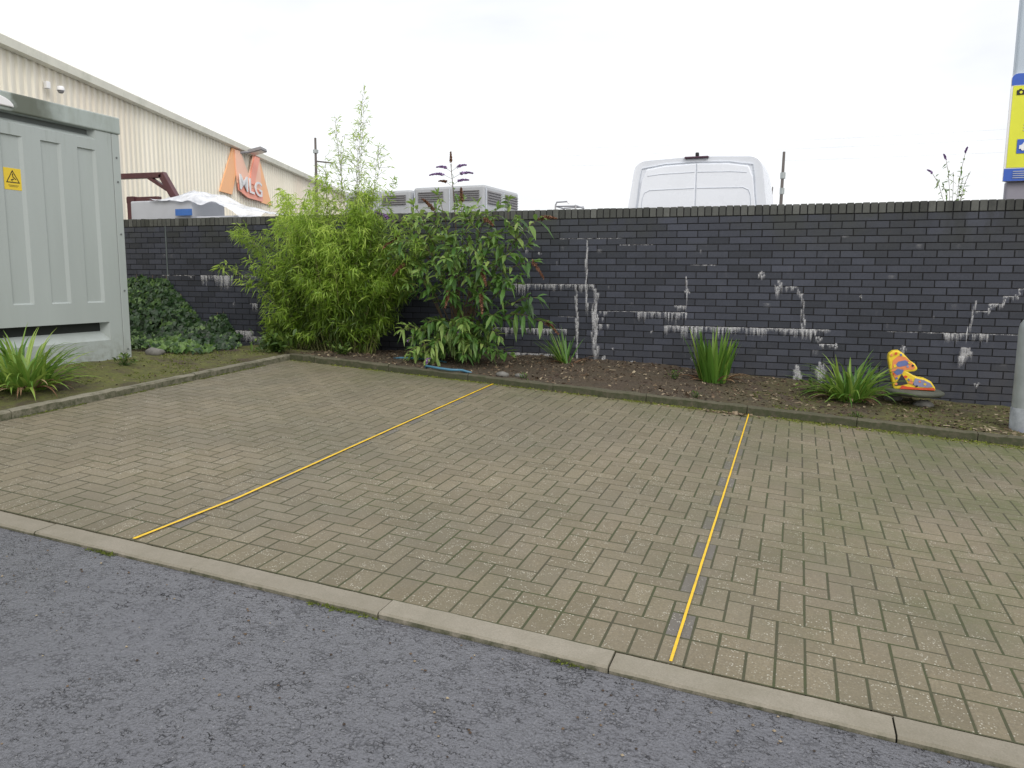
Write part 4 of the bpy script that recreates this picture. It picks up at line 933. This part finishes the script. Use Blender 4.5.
# tall arching wands of the upper half
for (x, y, z, tl, fl) in (
    (-3.70, 5.25, 1.98, .70, (.16, .5, .15, 'purple')), (-3.55, 5.3, 2.15, .70, None), (-3.35, 5.35, 2.10, .62, (.15, .4, -.1, 'rust')), (-3.62, 5.2, 1.80, .62, (.13, .4, -.3, 'rust')),
    (-3.18, 5.3, 2.25, .6, None), (-2.95, 5.35, 2.18, .55, (.14, .5, .2, 'rust')), (-2.75, 5.35, 1.98, .52, (.13, .5, -.4, 'rust')), (-2.55, 5.4, 2.10, .5, None),
    (-2.35, 5.35, 1.95, .5, None), (-2.10, 5.35, 1.98, .5, (.15, .9, -.2, 'rust')), (-2.25, 5.4, 1.72, .42, None), (-2.2, 5.3, 1.52, .42, (.13, .8, -.7, 'rust')), (-2.45, 5.3, 1.60, .45, None),
    (-2.8, 5.2, 1.75, .52, None), (-3.1, 5.1, 1.85, .6, None), (-3.35, 5.1, 1.70, .6, None), (-3.5, 5.1, 1.5, .55, (.12, .5, -.5, 'rust')), (-3.0, 5.0, 1.55, .55, None), (-2.7, 5.1, 1.42, .42, (.12, .5, -.5, 'rust')),
    (-3.3, 5.0, 1.35, .5, None), (-2.4, 5.15, 1.25, .33, None), (-2.15, 5.2, 1.15, .28, None), (-2.65, 5.0, 1.18, .35, (.12, .4, -.8, 'rust')), (-3.0, 4.95, 1.2, .42, (.11, .5, -.7, 'rust')),
    (-2.2, 5.2, .95, .25, None), (-1.98, 5.3, .88, .3, (.12, .7, -.2, 'rust')), (-2.5, 5.0, .95, .28, None), (-3.5, 5.2, 1.9, .72, None), (-3.8, 5.3, 1.75, .72, None), (-2.55, 5.25, 1.8, .5, None),
    (-3.25, 5.25, 1.95, .62, None), (-2.9, 5.3, 2.0, .55, None), (-3.0, 5.2, 1.7, .5, None), (-3.4, 5.2, 2.0, .66, None), (-2.9, 4.9, 1.38, .42, None), (-3.15, 4.95, 1.5, .5, None)):
    b = B0+Vector((R.uniform(-.12, .12), R.uniform(-.05, .05), R.uniform(0, .2)))
    branch(b, Vector((x+R.uniform(-.06, .06)+.06*(x+3.0), y, z)), .5 if z > 1.5 else .3, 7, .205, tl, .009, .5, fl)
# side twigs for mass
for k in range(46):
    z = R.uniform(1.25, 2.15); x = -3.0+R.uniform(-.72, .78); p = Vector((x, 5.42+R.uniform(-.15, .2), z-.15))
    tl = .55+.13*(-3-x)+.25*(z-1.6)
    branch(p, p+Vector((R.uniform(-.25, .25), R.uniform(-.4, -.1), R.uniform(.0, .22))), .07, 4, .16, clamp(tl, .1, .9), .004, .1)
# lower boughs sweeping to the ground
for k in range(46):
    x = R.uniform(-3.55, -2.3); z = R.uniform(.5, .98)-.2*abs(x+2.9); y = R.uniform(4.75, 5.3); zz = max(z, soil(x, y)+.08)
    branch(B0+Vector((R.uniform(-.2, .3), R.uniform(-.1, .05), R.uniform(-.05, .3))), Vector((x, y, zz)), .16, 6, .15, .38+.42*R.random()*(1 if y < 5 else .5), .006, .5, (.05, .4, 0, 'purple') if k in (3, 19, 33) else None)
# tall top shoot with spikes
T0 = Vector((-3.10, 5.42, 2.2)); T1 = Vector((-3.13, 5.4, 2.60))
gw.tube([B0, Vector((-3.1, 5.55, 1.3)), T0, T1], [.01, .008, .006, .004], 6)
for z, dx, L, m in ((2.63, -.02, .13, 'rust'), (2.57, -.6, .11, 'purple'), (2.58, .6, .10, 'purple'), (2.50, -.9, .16, 'purple'), (2.50, .9, .14, 'purple'), (2.42, .7, .12, 'purple'), (2.42, -.6, .09, 'rust')):
    p = Vector((-3.12, 5.4, z-.06)); e = p+Vector((dx*.12, R.uniform(-.02, .02), .05)); gw.tube([p, e], .002, 3, cap=False); spike(e, Vector((dx, 0, .75 if abs(dx) < .1 else .22)), L*1.1, .019, M[m])
for q in range(5): leaf(gl, T0+Vector((0, 0, .06*q)), rv()+Vector((0, 0, .5)), .12, .03, .5, .5, segs=3)
gw.build('stems', M['wood'], bud); gl.build('foliage', M['budd'], bud)

# small buddleia beyond the wall
sb = thing('buddleia_sprig', 'small wispy flowering sprig rising behind the coping left of the sign pillar', 'plant', (2.06, 6.9, 1.9))
gw, gl = MB(), MB(); bud2 = bud; bud = sb
for tx, tz, fl in ((1.84, 2.50, 1), (1.96, 2.64, 1), (2.14, 2.70, 1), (2.2, 2.5, 0), (2.04, 2.5, 0), (1.95, 2.38, 0), (2.14, 2.45, 0), (2.17, 2.33, 0)):
    tip = Vector((tx, 6.9, tz)); base = Vector((2.06, 6.9, .9)); mid = Vector((2.07, 6.9, (tz+2.0)/2)); pts = [bez(base, mid, tip, k/6) for k in range(7)]; gw.tube(pts, .0025, 3, cap=False)
    for q in range(18): p = bez(base, mid, tip, R.uniform(.5, .95)); leaf(gl, p, rv()+Vector((0, 0, .3)), R.uniform(.04, .08), .02, R.uniform(.3, .9), .3)
    if fl: spike(tip, tip-mid, .07, .011, M['purple'])
gw.build('stems', M['wood'], sb); gl.build('foliage', M['budd'], sb); bud = bud2

# ivy
iv = thing('ivy', 'dark green ivy heaped on the ground and climbing the wall beside the cabinet', 'ivy', (-6.4, 5.0, .45))
gl, gw = MB(), MB()
def ivyleaf(p, n, s, tint):
    n = n.normalized(); a = n.cross(Vector((0, 0, 1)))
    if a.length < .1: a = Vector((1, 0, 0))
    a.normalize(); b = -n.cross(a); th = R.uniform(-.7, .7); a2 = a*math.cos(th)+b*math.sin(th); b2 = b*math.cos(th)-a*math.sin(th)
    if b2.z > 0 and abs(n.z) < .8: b2 = -b2
    sh = [(0, -.25), (.38, -.42), (.5, .0), (.28, .15), (.0, .72), (-.28, .15), (-.5, 0), (-.38, -.42)]
    g0 = [p+a2*(x*s)+b2*(y*s)+n*(-abs(x)*s*.18) for x, y in sh]; gl.face(g0, tint)
def inpoly(x, y, P):
    c = False; j = len(P)-1
    for i in range(len(P)):
        if (P[i][1] > y) != (P[j][1] > y) and x < (P[j][0]-P[i][0])*(y-P[i][1])/(P[j][1]-P[i][1])+P[i][0]: c = not c
        j = i
    return c
ZONE = [(-6.0, 3.75), (-5.55, 4.1), (-5.5, 4.6), (-6.0, 5.3), (-6.75, 6.05), (-8.9, 6.02), (-8.9, 4.2), (-7.6, 3.8)]
def ivyh(x, y):
    b = .10+.08*noise.noise((x*1.6, y*1.6, 9))+.08*noise.noise((x*4.5, y*4.5, 4))
    e = min(1, max(0, (-5.45-x)/.5))
    return max(.03, b*(.35+.65*e)) + .45*sm(5.3, 6.0, y)*sm(-6.9, -7.8, x)
cnt = 0
while cnt < 4600:
    x, y = R.uniform(-8.9, -5.5), R.uniform(3.7, 6.05)
    if not inpoly(x, y, ZONE): continue
    hz = ivyh(x, y); z = soil(x, y)+hz*(1-.5*R.random()**1.5)
    fr = clamp(1-(z-.4)*1.2, 0, 1)
    edge = .28 if y < 4.4 else 0
    gx = (ivyh(x+.05, y)-hz)/.05; gy = (ivyh(x, y+.05)-hz)/.05
    ivyleaf(Vector((x, y, z)), Vector((-gx*.7+.25, -gy-.75, .75))+rv()*.5, R.uniform(.05, .085), clamp(.34+edge*1.4+R.gauss(0, .25), 0, 1)); cnt += 1
def wtop(x): # ivy height on the wall
    pts = [(-8.9, 1.3), (-8.3, 1.32), (-8.0, 1.3), (-7.85, 1.30), (-7.7, 1.15), (-7.5, .95), (-7.3, .72), (-7.15, .70), (-7.0, .8), (-6.85, .82), (-6.7, .5)]
    for (a, b), (c, d) in zip(pts, pts[1:]):
        if a <= x <= c: return b+(d-b)*(x-a)/(c-a)
    return .3
for _ in range(3000):
    x = R.uniform(-8.9, -6.7); zt = wtop(x)+.06*noise.noise((x*9, 0, 0)); z = .35+(zt-.35)*R.random()**.8; y = WY+WT*x-.02-R.random()*.14*clamp((zt-z)*3, .15, 1)
    if -7.3 < x < -6.7 and R.random() < .35: continue
    ivyleaf(Vector((x, y, z)), Vector((.2, -1, .35))+rv()*.28, R.uniform(.05, .085), clamp(.42+.25*(z-.8)+R.gauss(0, .2), 0, 1))
for x0 in (-8.4, -8.1, -7.85, -7.6, -7.0, -6.9):
    pts = [Vector((x0+.05*noise.noise((x0, k, 0)), WY+WT*x0-.012, .35+(wtop(x0)-.3)*k/7)) for k in range(8)]; gw.tube(pts, .005, 4, cap=False)
gw.build('stems', M['wood'], iv); gl.build('foliage', M['ivy'], iv)

# strap-leaved clumps
def blade(g, base, az, L, W, lean, droop, tint, twist=0):
    d = Vector((math.cos(az), math.sin(az), 0)); sd = Vector((-math.sin(az), math.cos(az), 0)); n = 7; vs = []; p = base.copy(); el = math.pi/2-lean
    for k in range(n+1):
        t = k/n; w = W*(1-t**2.2)*(.75+.5*min(1, t*4))/1.1
        vs += [p-sd*w/2+Vector((0, 0, w*.25)), p+Vector((0, 0, 0)), p+sd*w/2+Vector((0, 0, w*.25))]
        el2 = el-droop*(t**1.6); p = p+(d*math.cos(el2)+Vector((0, 0, 1))*math.sin(el2))*(L/n)
    g.mesh(vs, [(3*k+a, 3*k+a+1, 3*k+a+4, 3*k+a+3) for k in range(n) for a in (0, 1)], tint)
def clump(x, y, rad, n, L, W, lean, droop, label, dead=12, tl=.5, az0=None, name='strap_leaf_clump'):
    z = soil(x, y)-.01; t = thing(name, label, 'plant', (x, y, z), 'strap-leaved clumps in the beds'); g = MB()
    for k in range(n):
        az = R.uniform(0, 2*math.pi) if az0 is None else az0+R.gauss(0, .35); r = rad*math.sqrt(R.random()); b = Vector((x+r*math.cos(az), y+r*math.sin(az)*.7, z)); q = R.random()
        blade(g, b, az+R.gauss(0, .5), L*R.uniform(.6, 1.1), W*R.uniform(.7, 1.2), lean[0]+(lean[1]-lean[0])*q, droop*R.uniform(.3, 1.2), clamp(tl+R.gauss(0, .2), 0, 1))
    g.build('leaves', M['strap'], t); g = MB()
    for k in range(dead):
        az = R.uniform(0, 2*math.pi); b = Vector((x+rad*math.cos(az)*.8, y+rad*math.sin(az)*.6, z+.02)); blade(g, b, az, L*R.uniform(.25, .6), W*.8, R.uniform(.9, 1.4), R.uniform(.6, 1.6), R.random())
    g.build('withered_leaves', M['dead'], t)
clump(-1.82, 5.72, .10, 36, .46, .022, (.3, 1.0), .3, 'small sparse upright strap-leaved clump left of the others, right of the flowering shrub', 8, .42, 2.75)
clump(-.235, 5.60, .14, 70, .56, .040, (.0, .42), .25, 'tall stiff iris-like clump with upright blades at the wall behind the right yellow line', 14, .48)
clump(1.08, 5.46, .15, 120, .52, .030, (.1, 1.25), 1.6, 'arching strap-leaved clump immediately left of the multicoloured boot ornament', 30, .62)
clump(-5.25, 1.78, .20, 170, .54, .028, (.1, 1.3), 1.5, 'bright green arching strap-leaved clump in front of the grey cabinet', 46, .66)
# weeds
def weed(x, y, s, n, label, mat='weed', cat='weed'):
    g = MB(); z = soil(x, y) if (y > 4.6 or x < -4.7) else pz(x, y)
    for k in range(n):
        az = R.uniform(0, 6.28); el = R.uniform(.1, 1.3); d = Vector((math.cos(az)*math.cos(el), math.sin(az)*math.cos(el), math.sin(el))); st_ = Vector((x, y, z))+Vector((R.gauss(0, s*.35), R.gauss(0, s*.3), R.uniform(0, s*.7)))
        g.tube([Vector((x, y, z-.01)), st_], .0015, 3, .2, cap=False)
        leaf(g, st_, d, s*R.uniform(.25, .6), s*.14, clamp(.5+R.gauss(0, .25), 0, 1), R.uniform(0, .6), segs=3)
    return tag(g.build('weed_clump', M[mat]), label, cat, 'weeds in the beds')
weed(-4.93, 4.60, .26, 170, 'leafy green weeds at the foot of the bamboo by the kerb corner'); weed(-5.3, 4.95, .2, 90, 'low weeds between the ivy and the bamboo')
weed(-5.42, 2.95, .14, 46, 'small grassy weed in the mossy verge below the cabinet corner'); weed(-.62, 5.5, .12, 26, 'small yellowish weed sprig left of the tall stiff clump'); weed(-.30, 4.78, .07, 26, 'tiny weed in the soil by the back kerb left of the right yellow line')
weed(1.1, 4.72, .07, 30, 'tiny weed on the mossy soil below the arching clump'); weed(.75, 5.62, .2, 26, 'thin sprawling weed stems behind the arching clump'); weed(-2.0, 4.7, .07, 22, 'tiny weed by the back kerb near the kinked line'); weed(-4.3, 4.95, .16, 70, 'dark weeds under the right side of the bamboo')

# litter, chips and moss (nobody could count them)
g = MB()
def scrap(x, y, z, s, tint, flat=.35):
    a = Vector((R.gauss(0, 1), R.gauss(0, 1), R.gauss(0, flat))).normalized()*s; b = Vector((R.gauss(0, 1), R.gauss(0, 1), R.gauss(0, flat))).normalized()*s*R.uniform(.35, .8)
    c = Vector((x, y, z+s*.25)); g.face([c-a, c-b*1.0+a*.1, c+a, c+b], tint)
for _ in range(9000):
    x = R.uniform(-4.7, 4.5); y = 4.63+1.52*R.random(); 
    if noise.noise((x*1.3, y*2, 3)) < -.25 and R.random() < .6: continue
    t = R.random()**1.6; scrap(x, y, soil(x, y), R.uniform(.006, .024)*(1.8 if R.random() < .05 else 1), t)
for _ in range(2400):
    x = R.uniform(-7, -4.83); y = R.uniform(0, 4.6); scrap(x, y, soil(x, y), R.uniform(.004, .014), R.random()**2)
for _ in range(420):   # along the kerb foot
    x = R.uniform(-2.4, 4.5); y = 4.54-abs(R.gauss(0, .05)); scrap(x, y, pz(x, y)+.004, R.uniform(.006, .02), R.uniform(.3, 1), .15)
for _ in range(90):
    x = 2.45+R.gauss(0, .25); y = 4.75+R.gauss(0, .1); scrap(x, y, soil(x, y)+.005, R.uniform(.012, .03), R.uniform(.5, 1), .3)
for _ in range(60):
    x = .05+R.gauss(0, .16); y = 4.50-abs(R.gauss(0, .06)); scrap(x, y, pz(x, y)+.006, R.uniform(.015, .035), R.uniform(.35, .8), .3)
o = g.build('leaf_litter', M['litter']); o['kind'] = 'stuff'; o['label'] = 'dry leaves and wood chips strewn over the beds'; o['category'] = 'litter'
g = MB()
def tuft(x, y, z, s, tint):
    for k in range(3):
        a = rv()*s; a.z = abs(a.z)*.5; b = rv()*s*.6; c = Vector((x, y, z)); g.face([c, c+a, c+a*.6+b], clamp(tint+R.gauss(0, .15), 0, 1))
for _ in range(8500):  # green line at the foot of the back kerb, heavier to the right
    x = -4.7+10.6*R.random()**.75; w = .018+.035*sm(-2, 2, x)
    y = 4.553-abs(R.gauss(0, w)); 
    if noise.noise((x*2.2, 1, 7)) < -.12+R.uniform(-.2, .1): continue
    tuft(x, y, pz(x, y)-.001, R.uniform(.005, .012), .55+.25*R.random())
for _ in range(1500):  # left kerb foot
    y = R.uniform(.2, 4.5); x = -4.712+abs(R.gauss(0, .012))
    if noise.noise((5, y*2.2, 7)) < -.05: continue
    tuft(x, y, pz(x, y), R.uniform(.004, .010), .4)
for _ in range(1700):  # gutter line under the front kerb
    x = R.uniform(-2.4, 2.2); y = -.134-abs(R.gauss(0, .006))
    if noise.noise((x*2.3, 3, 2)) < .12: continue
    tuft(x, y, pz(x, y)-.016, R.uniform(.004, .010), .35)
for _ in range(5200):  # mossy soil on both beds
    if R.random() < .5: x, y = R.uniform(.2, 4.2), R.uniform(4.62, 5.5)
    else: x, y = R.uniform(-5.9, -4.8), R.uniform(2.2, 5.0)
    if noise.noise((x*2.5, y*2.5, 8)) < 0: continue
    tuft(x, y, soil(x, y), R.uniform(.006, .014), .4)
o = g.build('moss', M['moss']); o['kind'] = 'stuff'; o['label'] = 'bright green moss along the kerb feet and over the soil'; o['category'] = 'moss'
# loose grit on the road
g = MB()
for _ in range(260):
    x = R.uniform(-3.2, 2.0); y = -.14-abs(R.gauss(0, .45)); s = R.uniform(.0025, .007); p = Vector((x, y, pz(x, y)-.016+s*.3)); vs = [p+Vector((s*a, s*b, s*c*.7))*R.uniform(.7, 1.2) for a, b, c in ((1,0,0),(-1,0,0),(0,1,0),(0,-1,0),(0,0,1),(0,0,-1))]
    g.mesh(vs, [(0,2,4),(2,1,4),(1,3,4),(3,0,4)], R.random()**1.3)
o = g.build('road_grit', M['litter']); o['kind'] = 'stuff'; o['label'] = 'loose grit and crumbs on the wet road surface'; o['category'] = 'grit'

# ------------------------------------------------------------------ world, sun, camera
w = bpy.data.worlds.new('World'); sc.world = w; w.use_nodes = True; nt = w.node_tree; nt.nodes.clear(); n = N(nt)
EL, AZ = math.radians(40), math.radians(138)
sky = n.a('ShaderNodeTexSky', sky_type='NISHITA', sun_disc=False, sun_elevation=EL, sun_rotation=AZ, dust_density=4.0)
b1 = n.a('ShaderNodeBackground'); n.l(sky.outputs[0], b1.inputs[0]); b1.inputs[1].default_value = .03
gen = n.co('Generated'); sp = n.a('ShaderNodeSeparateXYZ'); n.l(gen, sp.inputs[0])
cl = n.noise(n.mapv(gen, (1, 1, 2.6), (.35, .1, .2)), 1.9, 5, .5, .2)
el = n.mr(sp.outputs[2], 0., .9, 0, 1)
c = n.mix(n.mr(cl, .40, .56), (.80, .803, .818), (1.0, 1.0, 1.0))
lift = n.mix(n.mr(sp.outputs[2], .38, 1.0), (1, 1, 1), (1.35, 1.36, 1.39))
c = n.mix(1., c, lift, 'MULTIPLY')
c = n.mix(n.mr(sp.outputs[2], .0, -.25), c, (.25, .25, .25))
b2 = n.a('ShaderNodeBackground'); n.l(c, b2.inputs[0]); b2.inputs[1].default_value = 1.05
ad = n.a('ShaderNodeAddShader'); n.l(b1.outputs[0], ad.inputs[0]); n.l(b2.outputs[0], ad.inputs[1])
wo = n.a('ShaderNodeOutputWorld'); n.l(ad.outputs[0], wo.inputs[0])
sl_ = bpy.data.lights.new('sun', 'SUN'); sl_.energy = 1.25; sl_.angle = math.radians(25); sl_.color = (1, .97, .93)
so = bpy.data.objects.new('sun', sl_); col.objects.link(so)
sd = Vector((math.sin(AZ)*math.cos(EL), math.cos(AZ)*math.cos(EL), math.sin(EL))); so.rotation_euler = sd.to_track_quat('Z', 'Y').to_euler()

cd = bpy.data.cameras.new('camera'); cam = bpy.data.objects.new('camera', cd); col.objects.link(cam); sc.camera = cam
cd.sensor_width = 36; cd.lens = 771.757/1024*36; cd.clip_end = 2000; cd.clip_start = .05
r_ = Vector((.93871989, .34460674, .00715299)); u_ = Vector((-.05328834, .12459367, .99077584)); f_ = Vector((-.34053681, .93044216, -.13532208))
cam.matrix_world = Matrix(((r_.x, u_.x, -f_.x, CAMP.x), (r_.y, u_.y, -f_.y, CAMP.y), (r_.z, u_.z, -f_.z, CAMP.z), (0, 0, 0, 1)))
sc.view_settings.view_transform = 'Standard'; sc.view_settings.look = 'None'; sc.view_settings.exposure = 0
sc.cycles.transparent_max_bounces = 24
